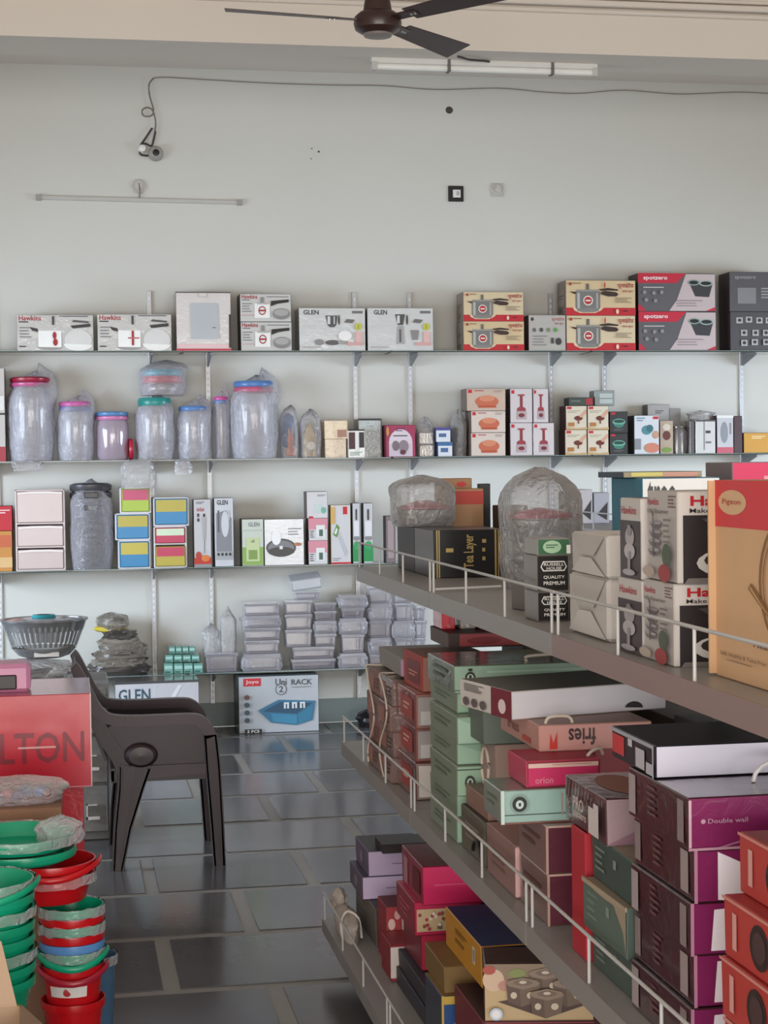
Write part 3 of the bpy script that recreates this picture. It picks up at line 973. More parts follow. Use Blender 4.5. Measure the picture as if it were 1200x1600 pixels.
pack('bowl_pack', 'smoky grey bagged bowl stack beside the orange blender boxes', 'bowls', 709, 640, 731, 711, 1, FILM2, parts=stackcups, seed=11, d=.14)
prev = 1
for k, (v1, v0, hu) in enumerate(((711, 676, 'bottom'), (675.5, 642, 'middle'), (641.5, 607, 'top'))):
    b = WB('serving_set_box', f'cream box with orange dish picture, {hu} of three', 736 if k < 2 else 729, v0, 790, v1, prev, '#dccbbf' if k < 2 else '#cdb3a2', left='#7d6d64', d=.17)
    b.F.rect(.04, .8, .14, .95, RED).ell(.52, .42, .3, .26, M('#c9684a', .4)).ell(.52, .55, .2, .14, M('#d98a68', .4)).rect(.3, .14, .75, .24, M('#b9502f', .4)).lines(.7, .8, .96, .92, 3, M('#9a8a80', .5)).text('MILTON' if 0 else 'Delite', .2, .84, .45, .92, INKRED)
    prev = b
for k, (u0, v0, u1, v1, on, w) in enumerate(((797, 660.5, 832, 711, 1, 'lower left'), (833, 660.5, 866, 711, 1, 'lower right'), (797, 607, 832, 660, None, 'upper left'), (833, 607, 857, 660, None, 'upper right'))):
    zb = None
    if on is None:
        on = lowb
    b = WB('chopper_box', f'white and red kitchen chopper box, {w} of the four', u0, v0, u1, v1, on, '#d5cbcb', left='#5b3a3a', d=.15, kind='wrap' if k == 1 else 'plain')
    if k == 0 or k == 1:
        lowb = b
    b.F.rect(.06, .85, .2, .95, RED).rect(.44, .4, .56, .8, M('#8f2c38', .4)).ell(.5, .38, .2, .09, M('#9c3a46', .4)).rect(.3, .1, .72, .34, M('#b9a5a8', .4)).ell(.5, .22, .14, .06, M('#7d2a34', .4)).rect(.36, .78, .64, .83, M('#a03a48', .4))
ch = []
for k, (u0, v0, u1, v1, w) in enumerate(((883, 671.5, 917, 710, 'lower left'), (918, 671.5, 951, 710, 'lower right'), (884, 634, 917, 671, 'upper left'), (918, 634, 951, 671, 'upper right'))):
    b = WB('fondue_box', f'cream box with chocolate dessert picture, {w} of the four', u0, v0, u1, v1, 1 if k < 2 else ch[k - 2], '#dccfb9', left='#4f2426', d=.15)
    ch.append(b)
    b.F.rect(.06, .86, .28, .96, RED).lines(.1, .68, .7, .8, 2, M('#a89a88', .5)).ell(.6, .48, .2, .1, M('#6b2c20', .4)).poly([(.62, .55), (.95, .85), (.98, .7), (.75, .5)], M('#d9a58c', .4)).rect(.57, .25, .63, .42, M('#7a3a26', .4)).rect(.12, .14, .4, .3, M('#b8793a', .4)).poly([(0, 0), (1, 0), (1, .1), (.5, .06), (0, .12)], M('#c9a878', .4))
bx = WB('dark_green_box', 'small dark green box with red corner atop the dessert boxes', 889, 621, 926, 633.5, ch[2], '#3f4a40', left='#2a302b', d=.12)
bx.F.rect(.72, .1, 1, .9, M('#a83038', .4)).lines(.08, .4, .5, .6, 1, M('#8a948a', .5))
bx = WB('silver_tin_box', 'silvery square tin box atop the dessert boxes', 929, 610, 960, 633.5, ch[3], '#8d9490', left='#3f4240', kind='wrap', Y=11.05, d=.12)
bx.F.rect(.25, .15, .9, .8, M('#bcc4c0', .3)).rect(.25, .45, .9, .5, M('#6f7573', .3))
prev = 1
for k, (v1, v0, w) in enumerate(((710, 677, 'lower'), (676.5, 643, 'upper'))):
    b = WB('cup_box', f'dark box with green bowl picture, {w} of two', 953, v0, 981, v1, prev, '#312f2f', left='#1f1d1d', d=.14)
    b.F.rect(.06, .86, .3, .96, RED).ell(.5, .52, .36, .15, M('#6fae9d', .35)).ell(.5, .42, .3, .17, M('#3f7d6c', .35), 20, pi, 2 * pi).ell(.5, .55, .3, .08, M('#254c40', .3)).lines(.2, .1, .8, .2, 2, M('#6a6a68', .5))
    prev = b
bx = WB('juicer_box', 'white box with teal hand blender and fruit picture', 991, 649, 1030, 710, 1, '#d6d8dc', left='#3f3d40', d=.14)
bx.F.rect(.75, .9, .97, .97, RED).text('Delish', .1, .82, .45, .94, M('#5b7f9c', .5)).ell(.5, .62, .2, .12, M('#4f8a92', .35)).ell(.62, .66, .14, .1, M('#3c6e78', .35)).rect(.02, .12, .26, .4, M('#8c8f94', .3)).ell(.7, .16, .3, .13, M('#d0826a', .4)).ell(.86, .5, .12, .1, M('#c9987c', .4))
bz = WB('tissue_box', 'pale grey box standing behind the juicer box', 1012, 632, 1046, 710, 1, '#a9a5a2', left='#6a6664', Y=11.17, d=.1)
bz.F.text('DeLi', .35, .8, .75, .88, INK)
bx = WB('fruit_box', 'box with fruit and green leaf picture beside the juicer box', 1031, 657, 1052, 710, 1, '#b9a48f', left='#6a5a4c', d=.1, Y=11.04)
bx.F.ell(.5, .55, .3, .14, M('#6a2f2a', .4)).ell(.5, .12, .4, .08, M('#7f9a4a', .4)).ell(.5, .8, .3, .1, M('#d9cbb8', .4))


def cans(o, w, h):
    for i in range(2):
        MB().lathe([(0, 0), (w * .21, 0), (w * .22, .01), (w * .22, h * .8), (w * .18, h * .86), (w * .19, h * .95), (0, h * .96)], M('#b4b2b1', .2, metal=.7), 18, Matrix.Translation((w * (.26 + .46 * i), .05, 0))).build('steel_bottle', o, smooth=True)


pack('steel_bottle_pack', 'clear pack of two short steel bottles beside the fruit box', 'bottles', 1055, 664, 1075, 710, 1, parts=cans, seed=21, d=.1, amp=.05, boxy=.5)
bx = WB('silver_packet', 'small silvery packet tucked behind the steel bottles', 1046, 638, 1064, 710, 1, '#8e8b8a', kind='wrap', Y=11.18, d=.06)
bx = WB('foil_box', 'tall dark-edged foil packet beside the steel bottles', 1078, 658, 1085, 710, 1, '#57504e', d=.1, kind='wrap')
bx = WB('foil_box', 'bright crinkled foil packet with black streaks', 1087, 656, 1118, 710, 1, '#d7d5d3', left='#8a8684', kind='wrap', d=.12, rough=.25)
bx.F.rect(.4, .1, .46, .95, M('#8f8b8a', .3)).rect(.5, .6, .75, .68, DARK).rect(.5, .3, .78, .36, M('#77736f', .4)).rect(0, .95, 1, 1, M('#4f4a48', .5))
foil_top = bx.top
pack('crumpled_bag', 'crumpled dark plastic bag lying on the foil packets', 'bag', 1082, 641, 1117, 655, 1, FILM2, seed=23, d=.12, amp=.35, zb=foil_top + .001, belly=1)
bx = WB('iron_box', 'white box with pink base and grey iron picture', 1120, 649, 1146, 709, 1, '#c5c4c8', left='#4e3a3e', d=.14)
bx.F.rect(0, 0, 1, .16, M('#c95a6c', .4)).ell(.45, .55, .22, .28, M('#8f9098', .3)).rect(0, .93, 1, 1, M('#e8e4e0', .4)).rect(.78, .5, .86, .8, GREYINK)
bx = WB('iron_box', 'narrow dark brown box beside the white and pink box', 1147, 650, 1160, 709, 1, '#4a3234', left='#3a2628', d=.12)
bx = WB('noodle_press_box', 'low yellow-orange box with green fruit at shelf end', 1152, 676, 1225, 707, 1, '#c98a2c', left='#5a3c1c', Y=11.0 + .02, d=.1) if False else None
bx = WB('salad_box', 'low yellow-orange box with green fruit at the shelf end', 1162, 676, 1232, 707, 1, '#cf962f', left='#6a4a1c', d=.16)
bx.F.text('SALAD', .18, .66, .5, .84, M('#f0dcae', .4), .02).poly([(.55, 0), (1, 0), (1, .9), (.85, .8), (.62, .3)], M('#d6c8b0', .4)).ell(.72, .3, .1, .28, M('#8aa83c', .4)).ell(.88, .4, .1, .3, M('#a9c24e', .4))
bx = WB('carton', 'white and red carton cut off at the left edge on the jar shelf', -60, 575, 8, 716, 1, '#c9c2bd', left='#7a6a64')
bx.F.rect(.0, .0, 1, .16, M('#a3283a', .4)).rect(0, .5, 1, .52, DARK).rect(.86, .55, .98, .7, WHITE)

# ---- third shelf
bx = WB('snack_carton', 'orange snack carton at the left edge of the drawer shelf', -40, 830, 19, 886, 2, '#c98b45', left='#8a5a2c')
bx.F.rect(0, .6, 1, .9, M('#c45f3a', .4)).rect(.4, .1, 1, .35, M('#d9b27c', .4))
bx.o['label'] = 'orange carton at the left edge beside the white drawer tower'
b2 = WB('gift_carton', 'bright red carton on the orange one at the left edge', -40, 791, 19, 829.5, bx, '#c22a38', left='#7a1a24')
b2.F.text('Crafti', .5, .65, .96, .85, M('#f0d0d0', .4))


def drawer_tower(label, u0, u1, tops, on, cols, frame, Y=11.02, d=.22, zb=None, name='drawer_tower', two=False):
    x0, x1 = at(u0, 830, Y=Y).x, at(u1, 830, Y=Y).x
    zb = SZ[on] + .0003 if zb is None else zb
    w = x1 - x0
    zs = [at((u0 + u1) / 2, v, Y=Y).z for v in tops] + [zb]
    o = empty(name, label, 'drawer unit', (x0, Y, zb))
    fm_ = M(frame, .35)
    h = zs[0] - zb
    f = MB().box((0, .012, 0), (.012, d, h), fm_).box((w - .012, .012, 0), (w, d, h), fm_).box((0, .012, h - .01), (w, d, h), fm_).box((0, d - .01, 0), (w, d, h), fm_)
    for z in zs[1:]:
        f.box((.006, .012, z - zb - .001), (w - .006, d - .004, z - zb + .009), fm_)
    f.build('frame', o, bevel=.003)
    for i in range(len(zs) - 1):
        z1, z0 = zs[i] - zb - .012, zs[i + 1] - zb + .011
        c = cols[i]
        if isinstance(c, tuple):
            dr = MB().box((.014, .0, z0), (w - .014, d - .02, z1), M(c[1], .3)).build('drawer', o, bevel=.003)
            if len(c) > 1:
                MB().box((.018, -.001, z0 + (z1 - z0) * .5), (w - .018, .0005, z1 - .004), M(c[0], .3)).build('drawer_panel', dr)
        else:
            dr = MB().box((.014, .004, z0), (w - .014, d - .02, z1), M(c, .25)).build('drawer', o, bevel=.004)
            MB().ribbon([(.016, z1 - .012, .01), (w * .3, z1 - .006, .014), (w * .7, z1 - .006, .014), (w - .016, z1 - .012, .01)], -.006, .006, M('#e9dcd9', .3)).build('drawer_lip', dr, smooth=True)
    return o, zs[0]


drawer_tower('tall pinkish white three-drawer plastic tower beside the grey bins', 24, 102, (765, 819, 856), 2, ('#cdb8b4', '#cdb8b4', '#c9b4b0'), '#d9c9c5')
o, _ = drawer_tower('yellow and blue small drawer unit, bottom of the left column', 184, 235, (844,), 2, (('#c3b145', '#2382b4'),), '#d9d9dd', d=.18)
z1_ = _
o, z2_ = drawer_tower('yellow and blue small drawer unit, middle of the left column', 180, 235, (802,), 2, (('#b9a83f', '#2382b4'),), '#d9d9dd', d=.18, zb=z1_ + .0005)
o, z3_ = drawer_tower('pink over lime small drawer unit, top of the left column', 188, 237, (761,), 2, (('#c53f6a', '#a7c03a'),), '#e4dede', d=.18, zb=z2_ + .0005)
o, z4_ = drawer_tower('two-drawer unit in white-green, pink and yellow, lower right column', 240, 292, (822, 851), 2, (('#cfe0c0', '#c23158'), ('#c23158', '#b9a83f')), '#d9d4d4', d=.18)
o, _ = drawer_tower('yellow over blue small drawer unit, upper right column', 240, 296, (777,), 2, (('#b9a83f', '#2382b4'),), '#d9d4d4', d=.18, zb=z4_ + .0005)


def bins(o, w, h):
    g = M('#4d4b50', .3, bump=.1)
    MB().lathe([(0, 0), (w * .36, 0), (w * .4, .02), (w * .44, h * .72), (w * .47, h * .74), (w * .47, h * .78), (w * .3, h * .78)], g, 28, Matrix.Translation((w / 2, .12, 0)), sy=.75).build('bin_body', o, smooth=True)
    for k in range(2):
        MB().lathe([(w * .3, 0), (w * .46, .0), (w * .49, .012), (w * .49, .04), (w * .4, .05), (0, .055)], g, 28, Matrix.Translation((w / 2, .12, h * (.785 + .09 * k))), sy=.75).build('bin_lid', o, smooth=True)
    for z in (.66, .8):
        MB().box((w * .34, -.004, h * z), (w * .66, .02, h * z + .035), M('#2b2a2d', .3)).build('latch', o, bevel=.004)


pack('dustbin_pack', 'tall dark grey nested bins wrapped in clear plastic', 'bin', 109, 750, 177, 885, 2, FILM, parts=bins, seed=31, d=.26, Y=11.0, amp=.08, boxy=.8, tip=.1)

bx = WB('hand_blender_box', 'tall slim white box with hand blender and red base', 303, 780, 330, 885, 2, '#c9c6c8', left='#6a5854', d=.12)
f = bx.F
f.text('Kenstar', .15, .92, .65, .96, BLACK, .02).text('Hand Blender', .18, .82, .62, .88, INKRED)
f.rect(.2, .74, .32, .79, INK).rect(.2, .67, .32, .72, INK).ell(.6, .76, .06, .03, BLACK).poly([(.5, .74), (.7, .74), (.66, .42), (.54, .42)], M('#a5a2a6', .3)).rect(.585, .2, .615, .42, INK)
f.rect(0, .04, 1, .14, M('#c03026', .4)).ell(.25, .17, .16, .06, M('#b9382a', .4)).ell(.65, .13, .24, .05, M('#d97a3a', .4)).rect(0, 0, 1, .045, M('#8f8c8e', .4))
bx = WB('hand_blender_box', 'tall slim white and grey box with hand mixer picture', 335, 778, 365, 886, 2, '#cfcfd4', left='#5a5a60', d=.12)
f = bx.F
f.text('GLEN', .14, .9, .72, .97, M('#2b3038', .5), .03).poly([(.1, .78), (.6, .82), (.9, .7), (.9, .12), (.1, .12)], M('#84858c', .4))
f.rect(.18, .5, .26, .82, M('#55565c', .4)).ell(.56, .62, .2, .19, M('#c7c8ce', .3)).poly([(.7, .82), (.82, .82), (.8, .68), (.7, .7)], M('#b5b6bc', .3)).rect(.08, .1, .92, .22, M('#a8a9ae', .4))
for i in range(4):
    f.ell(.2 + .2 * i, .18, .07, .025, M('#3a3638', .4))
bx = WB('juicer_carton', 'white box with green base showing a small juicer', 378, 811, 412, 882, 2, '#cdd2c4', left='#4b4a42', d=.14)
f = bx.F
f.text('GLEN', .3, .84, .82, .93, M('#6a7078', .5), .02).rect(.02, .02, .98, .4, M('#8fae5a', .4)).rect(.2, .1, .8, .6, M('#c3cf9c', .35)).rect(.3, .14, .7, .34, M('#7c9a4c', .35)).text('x5', .42, .5, .58, .56, INK)
f.rect(0, .75, 1, .77, M('#b9bdb4', .4))
bx = WB('toaster_carton', 'wide white box with black oval appliance picture', 413, 811, 475, 880, 2, '#dad7d6', left='#5a5756', d=.14, kind='wrap')
f = bx.F
f.ell(.42, .38, .38, .2, M('#4b4a4c', .35)).ell(.42, .38, .33, .16, M('#77767a', .3)).ell(.42, .3, .34, .1, M('#2f2e30', .3)).rect(.38, .35, .46, .42, WHITE).ell(.3, .6, .12, .16, M('#f1efef', .3)).lines(.6, .62, .95, .8, 3, M('#a09d9c', .5)).ell(.84, .45, .1, .04, M('#b57a5c', .4))
prev = 2
for k, (v0, v1, c) in enumerate(((845, 881, '#dba8b2'), (810, 844.5, '#d3b3bb'), (768, 809.5, '#bdbab9'))):
    b = WB('water_bottle_box', ('pink-topped white mug box, lowest of the stack of three', 'pink-topped white mug box, middle of the stack of three', 'pale grey kettle box on top of two pink boxes')[k], 482 if k < 2 else 479, v0, 512, v1, prev, '#d9d5d6', left='#5b4c4e', d=.14)
    f = b.F
    if k < 2:
        f.rect(0, .5, 1, 1, M('#d98f9e', .4)).rect(.4, .15, .85, .7, M('#dfe5e2', .3)).rect(.55, .2, .75, .5, M('#2f5a4c', .3)).lines(.08, .1, .3, .45, 4, INK)
    else:
        f.text('ROYAL', .5, .8, .95, .88, INK, .02).rect(.4, .2, .7, .55, M('#bfcfca', .3)).ell(.8, .3, .12, .12, M('#6fae9d', .35)).rect(.1, 0, .3, .08, RED)
    prev = b
bx = WB('peeler_box', 'tall white box with red logo and green peeler', 517, 789, 548, 877, 2, '#d3d0d2', left='#bfa06a', d=.1)
f = bx.F
f.rect(.62, .84, .84, .97, RED).poly([(.1, .5), (.3, .68), (.45, .62), (.3, .45)], M('#5a8f3c', .35)).poly([(.16, .52), (.28, .62), (.34, .58), (.26, .5)], WHITE).poly([(.35, .5), (.75, .12), (.82, .2), (.42, .55)], M('#aeb4bc', .25)).lines(.08, .04, .5, .1, 2, M('#8f8c8e', .5)).rect(0, 0, 1, .03, RED).rect(.0, .68, .2, .97, M('#d8ab5a', .4))
for k, (u0, u1, lab) in enumerate(((551, 563, 'slim green and white knife pack beside the peeler box'), (568, 583, 'slim green and white knife pack, second from the peeler box'))):
    b = WB('knife_pack', lab, u0, 786, u1, 880, 2, '#c9c8cb', left='#3a3634', d=.1)
    b.F.rect(.0, .03, 1, .3, M('#1f8f50', .4)).ell(.5, .3, .4, .07, M('#2aa060', .4)).rect(.4, .72, .6, .9, INK).ell(.5, .42, .42, .04, M('#8f8c8e', .4)).rect(.15, .45, .85, .7, M('#dedde0', .3))
bx = WB('dark_slim_box', 'dark slim box beside the bagged tub behind the gondola', 603, 806, 618, 880, 2, '#7d6f70', left='#332c2d', d=.1)
bx.F.rect(.2, .1, .8, .9, M('#a38f92', .4))

# ---- fourth shelf
def heap(o, w, h):
    rr = random.Random(4)
    BF = M('#8a8074', .2, 'film', alpha=.65, bump=1.0)
    cols = [M('#4c4642', .3, bump=.6, scale=12), BF, M('#6f675e', .3, bump=.6, scale=12), BF, M('#8a8176', .3, bump=.6, scale=12)]
    for i in range(6):
        ww = w * (1.0 - .09 * i + rr.uniform(-.04, .04))
        c = crumple('folded_pack', o, ww, .2 - .015 * i, h * .2, cols[i % 5], 100 + i, .3, .1, .75, loc=(w * (.5 + rr.uniform(-.05, .05)) - ww / 2, .02, h * .118 * i), rows=6, cols=34)
    MB().lathe([(0, 0), (w * .3, .0), (w * .36, .01), (w * .33, .03), (0, .05)], M('#c9b32c', .45, bump=.5, scale=14), 26, Matrix.Translation((w * .4, .11, h * .71)) @ Matrix.Rotation(.12, 4, 'Y'), sy=.5).build('yellow_cloth', o, smooth=True)
    crumple('bundle', o, w * .5, .16, h * .3, BF, 8, .3, .3, .9, loc=(w * .12, .04, h * .76))


x0 = at(142, 1010, Y=11.04).x
x1 = at(236, 1010, Y=11.04).x
hp = empty('plastic_cloth_heap', 'untidy heap of bagged cloths with a yellow fold on top', 'packed cloths', (x0, 11.01, SZ[3] + .001))
heap(hp, x1 - x0, at(190, 963, Y=11.1).z - SZ[3])
rowsg = ((1036, 1048, 256, 318, 4, 'front'), (1023, 1035.5, 258, 313, 4, 'middle'), (1010, 1022.5, 264, 306, 4, 'top'))
zprev = None
for r, (v0, v1, ua, ub, n, w) in enumerate(rowsg):
    lst = []
    for i in range(n):
        ux0, ux1 = ua + (ub - ua) * i / n, ua + (ub - ua) * (i + 1) / n - 1
        b = WB('soap_carton', f'tiny teal shiny carton, {["leftmost", "second from left", "third from left", "rightmost"][i]} of the {["lowest", "middle", "topmost"][r]} row', ux0, v0, ux1, v1, 3, '#5f9a8c', left='#3f6a60', kind='wrap', rough=.3, zb=zprev, d=.16 - .03 * r, Y=11.03 + .015 * r, group='tiny teal cartons')
        b.F.rect(.08, .45, .92, .75, M('#a5d0c6', .3)).rect(.1, .1, .7, .25, M('#2f5a50', .4))
        lst.append(b)
    zprev = max(b.top for b in lst) + .0005

CLB = '#eee4f2'
clr = M(CLB, .12, 'clear', alpha=.12)
clr2 = M('#f2eef5', .1, 'clear', alpha=.26)


def clear_box(label, u0, v0, u1, v1, Y=11.03, d=.16, tiltr=0, bag=0, zb=None, group='clear plastic containers'):
    vm = (v0 + v1) / 2
    x0, x1 = at(u0, vm, Y=Y).x, at(u1, vm, Y=Y).x
    zt = at((u0 + u1) / 2, v0, Y=Y).z
    zb = at((u0 + u1) / 2, v1, Y=Y).z if zb is None else zb
    w, h = x1 - x0, zt - zb
    o = empty('clear_container', label, 'container', (x0, Y, zb), group=group)
    if tiltr:
        o.rotation_euler.y = tiltr
    lh = min(.022, h * .3)
    t = .003
    MB().box((.004, .004, 0), (w - .004, d - .004, h - lh), clr, taper=.006).box((.01, .01, .004), (w - .01, d - .01, h - lh), clr, taper=.006).build('container_body', o, bevel=.004)
    MB().box((0, 0, h - lh), (w, d, h - .001), clr2).build('container_lid', o, bevel=.004)
    if bag:
        crumple('plastic_wrap', o, w + .02, d + .02, h + .012, FILM, u0, .08, .1, .4, loc=(-.01, -.01, 0))
    return o, zt


def column_clear(ua, ub, vs, name, Y=11.03, d=.16, bag=()):
    """vs from the shelf upwards; returns nothing"""
    zb = SZ[3] + .0005
    nn = len(vs)
    words_ = {1: ['only box'], 2: ['bottom', 'top'], 3: ['bottom', 'middle', 'top'], 4: ['bottom', 'second', 'third', 'top'], 5: ['bottom', 'second', 'middle', 'fourth', 'top'], 6: ['bottom', 'second', 'third', 'fourth', 'fifth', 'top']}[nn]
    for i, v in enumerate(vs):
        da = (i % 2) * 2
        _, zt = clear_box(f'clear plastic box with lid, {words_[i]} in {name}', ua + da, v, ub + da * .5, 0, Y=Y, d=d, zb=zb, bag=(i in bag)) if False else (None, 0)
        vm = v + 12
        x0, x1 = at(ua + da, vm, Y=Y).x, at(ub - da, vm, Y=Y).x
        zt = at((ua + ub) / 2, v, Y=Y).z
        w, h = x1 - x0, zt - zb
        o = empty('clear_container', f'clear plastic lidded box, {words_[i]} in {name}', 'container', (x0, Y, zb), group='clear plastic containers')
        lh = min(.022, h * .3)
        MB().box((.004, .004, 0), (w - .004, d - .004, h - lh), clr, taper=.006).box((.01, .01, .004), (w - .01, d - .01, h - lh), clr, taper=.006).build('container_body', o, bevel=.004)
        MB().box((0, 0, h - lh), (w, d, h), clr2).build('container_lid', o, bevel=.004)
        if i in bag:
            crumple('plastic_wrap', o, w + .03, d + .03, h - .001, FILM, ua + i, .1, .1, .4, loc=(-.015, -.015, 0))
        zb = zt + .0006


column_clear(321, 372, (1021,), 'the low pile by the teal cartons')
pack('bagged_bottle', 'upright pointed clear bag on the low box', 'bag', 345, 948, 370, 1020, 3, FILM2, seed=41, d=.1, tip=.9, amp=.1, zb=at(346, 1021, Y=11.03).z + .001)
pack('bagged_lump', 'small smoky clear bag lump beside the pointed bag', 'bag', 318, 976, 343, 1020, 3, FILM2, seed=43, d=.12, tip=.6, amp=.25, zb=at(346, 1021, Y=11.03).z + .001)
column_clear(381, 439, (1022, 1001, 981, 962, 941), 'the column beside the pointed bag', bag=(0, 3))
column_clear(456, 525, (1030, 1011), 'the wide pile above the dish rack carton')
zt_ = at(490, 1011, Y=11.03).z


def stack_on(ua, ub, vs, zb, name, Y=11.03, d=.15, bag=()):
    for i, v in enumerate(vs):
        x0, x1 = at(ua, v + 12, Y=Y).x, at(ub, v + 12, Y=Y).x
        zt = at((ua + ub) / 2, v, Y=Y).z
        w, h = x1 - x0, zt - zb
        o = empty('clear_container', f'clear plastic lidded box, {["lowest", "second", "third", "fourth", "fifth"][i]} of {name}', 'container', (x0, Y, zb), group='clear plastic containers')
        lh = min(.022, h * .3)
        MB().box((.004, .004, 0), (w - .004, d - .004, h - lh), clr, taper=.005).box((.01, .01, .004), (w - .01, d - .01, h - lh), clr, taper=.005).build('container_body', o, bevel=.004)
        MB().box((0, 0, h - lh), (w, d, h), clr2).build('container_lid', o, bevel=.004)
        if i in bag:
            crumple('plastic_wrap', o, w + .02, d + .02, h - .001, FILM, ua + i, .1, .1, .4, loc=(-.01, -.01, 0))
        zb = zt + .0006
    return zb


z_ = stack_on(446, 488, (984, 960, 938), zt_ + .0006, 'the three above the wide pile')
z_ = stack_on(492, 526, (990, 970, 955, 942), zt_ + .0006, 'the four small ones above the wide pile', bag=(1,))
# the two tilted ones
zz = at(470, 938, Y=11.03).z + .0006
stack_on(462, 500, (924,), zz, 'the pair perched at the very top')
o = empty('clear_container', 'bright reflecting tilted lid box at the very top of the containers', 'container', (at(455, 924, Y=11.03).x, 11.0, at(470, 924, Y=11.03).z - .001))
o.rotation_euler = (.25, -.12, 0)
MB().box((0, 0, 0), (.2, .14, .07), M('#d8d5dc', .06, 'clear', alpha=.6)).build('container_body', o, bevel=.006)
MB().box((.01, -.002, .012), (.19, .0, .062), M('#f0f0f2', .08, metal=.3)).build('shiny_label', o)  # near-white plate on the face, a bright reflection put into its colour
column_clear(532, 572, (1021, 991, 966, 950, 930), 'the bagged column next to the wide pile', bag=(0, 2, 4))
column_clear(577, 612, (1022, 997, 970, 943, 916), 'the tall column second from the gondola', Y=11.05, bag=(1, 3))
column_clear(616, 646, (1022, 997, 970, 943, 922), 'the tall column nearest the gondola', Y=11.05, bag=(2,))
column_clear(649, 668, (1022, 997, 970, 948), 'the narrow column half hidden by the gondola', Y=11.05)

# ---- on the floor under the shelves
x0, x1 = at(180, 1100, Y=10.7).x, at(311, 1100, Y=10.7).x
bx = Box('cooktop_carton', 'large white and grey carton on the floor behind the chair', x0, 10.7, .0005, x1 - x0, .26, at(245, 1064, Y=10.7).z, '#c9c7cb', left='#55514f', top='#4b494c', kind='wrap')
bx.F.text('GLEN', .04, .68, .42, .88, M('#3d5a6a', .5), .02).rect(0, .96, 1, 1, M('#4b494c', .4)).poly([(.55, .5), (.75, .92), (.8, .92), (.62, .5)], M('#e4e2e6', .2)).rect(0, 0, 1, .5, M('#6d696c', .4))
x0, x1 = at(373, 1100, Y=10.93).x, at(498, 1100, Y=10.93).x
bx = Box('dish_rack_carton', 'white carton on the floor showing a blue dish rack', x0, 10.93, .0005, x1 - x0, .34, at(436, 1056, Y=10.93).z, '#b9bcc0', left='#3f4a4a', top='#5a6264', rough=.35)
f = bx.F
f.rect(.06, .83, .28, .97, M('#c8323c', .4)).text('Joyo', .09, .86, .25, .94, M('#f3d9d9', .4), .01)
f.text('RACK', .66, .83, .92, .93, M('#4a4e54', .5), .01).text('Uni', .46, .83, .6, .95, M('#4a4e54', .5))
f.ell(.53, .76, .07, .1, M('#5d6166', .4)).ell(.53, .76, .06, .085, M('#b9bcc0', .4)).text('2', .5, .71, .56, .82, INK, .01)
f.lines(.66, .77, .92, .8, 1, GREYINK)
f.poly([(.24, .4), (.5, .58), (.96, .54), (.92, .2), (.72, .12), (.4, .18)], M('#2f6f8f', .35))
f.poly([(.3, .38), (.52, .54), (.92, .5), (.72, .32)], M('#1d4a66', .35)).poly([(.4, .34), (.72, .3), (.72, .14), (.42, .2)], M('#3a86a8', .35)).poly([(.74, .3), (.93, .46), (.9, .22), (.74, .14)], M('#2d7898', .35))
for i in range(3):
    f.rect(.56 + i * .1, .42, .585 + i * .1, .52, M('#d8dde0', .4)).rect(.6 + i * .1, .42, .625 + i * .1, .52, M('#d8dde0', .4)).rect(.56 + i * .1, .5, .625 + i * .1, .53, M('#d8dde0', .4))
for i in range(4):
    f.ell(.1, .64 - i * .135, .035, .045, M(('#6a4a42', '#42505a', '#3f4f5a', '#3a4a54')[i], .4))
f.rect(.07, 0, .28, .08, BLACK).text('5 PCS', .1, .015, .25, .065, WHITE, .02)
bg = empty('black_bag', 'small black crumpled bag on the floor by the back wall', 'bag', (at(552, 1128, Z=0).x, 10.95, .001))
crumple('bag_skin', bg, .2, .16, .12, M('#1f1c1e', .35, bump=.5), 5, .3, .5, .9)

# ------------------------------------------------------------------ goods on the gondola
TS, MS, BS = 1.3504, .7554, .1504


def GB(name, label, ue, vt, X, ur, ul, on, col, h=None, w=None, d=None, **k):
    Y = at(ue, vt + 20, X=X).y
    zb = on if isinstance(on, float) else on.top + .0005
    zt = at(ue, vt, X=X).z if h is None else zb + h
    w = w or at(ur, vt, Y=Y).x - X
    d = d or at(ul, vt, X=X).y - Y
    return Box(name, label, X, Y, zb, w, d, zt - zb, col, **k)


MUTE = M('#7c7372', .5)
# top shelf --------------------------------------------------------
b = Box('tea_set_box', 'black gold-lettered gift box at the far end of the top shelf', 1.10, 5.162, TS, .223, .293, .147, '#1b191a', left='#231f20', top='#2c292a', kind='plain', rough=.3)
gold = M('#b9a068', .35, metal=.4)
f = b.F
f.rect(.04, 0, .055, 1, gold).rect(.07, 0, .085, 1, gold).rect(.86, 0, .885, 1, gold).rect(.905, 0, .92, 1, gold)
f.text('Tea Layer', .42, .2, .6, .9, gold, .02, rot=90).text('Delhi', .17, .42, .28, .62, gold, .01, rot=90).lines(.68, .25, .74, .8, 3, gold)
b = Box('black_box', 'plain black box directly behind the gold-lettered box', 1.10, 5.458, TS, .13, .292, .147, '#1b191a', left='#262223', top='#2c292a')


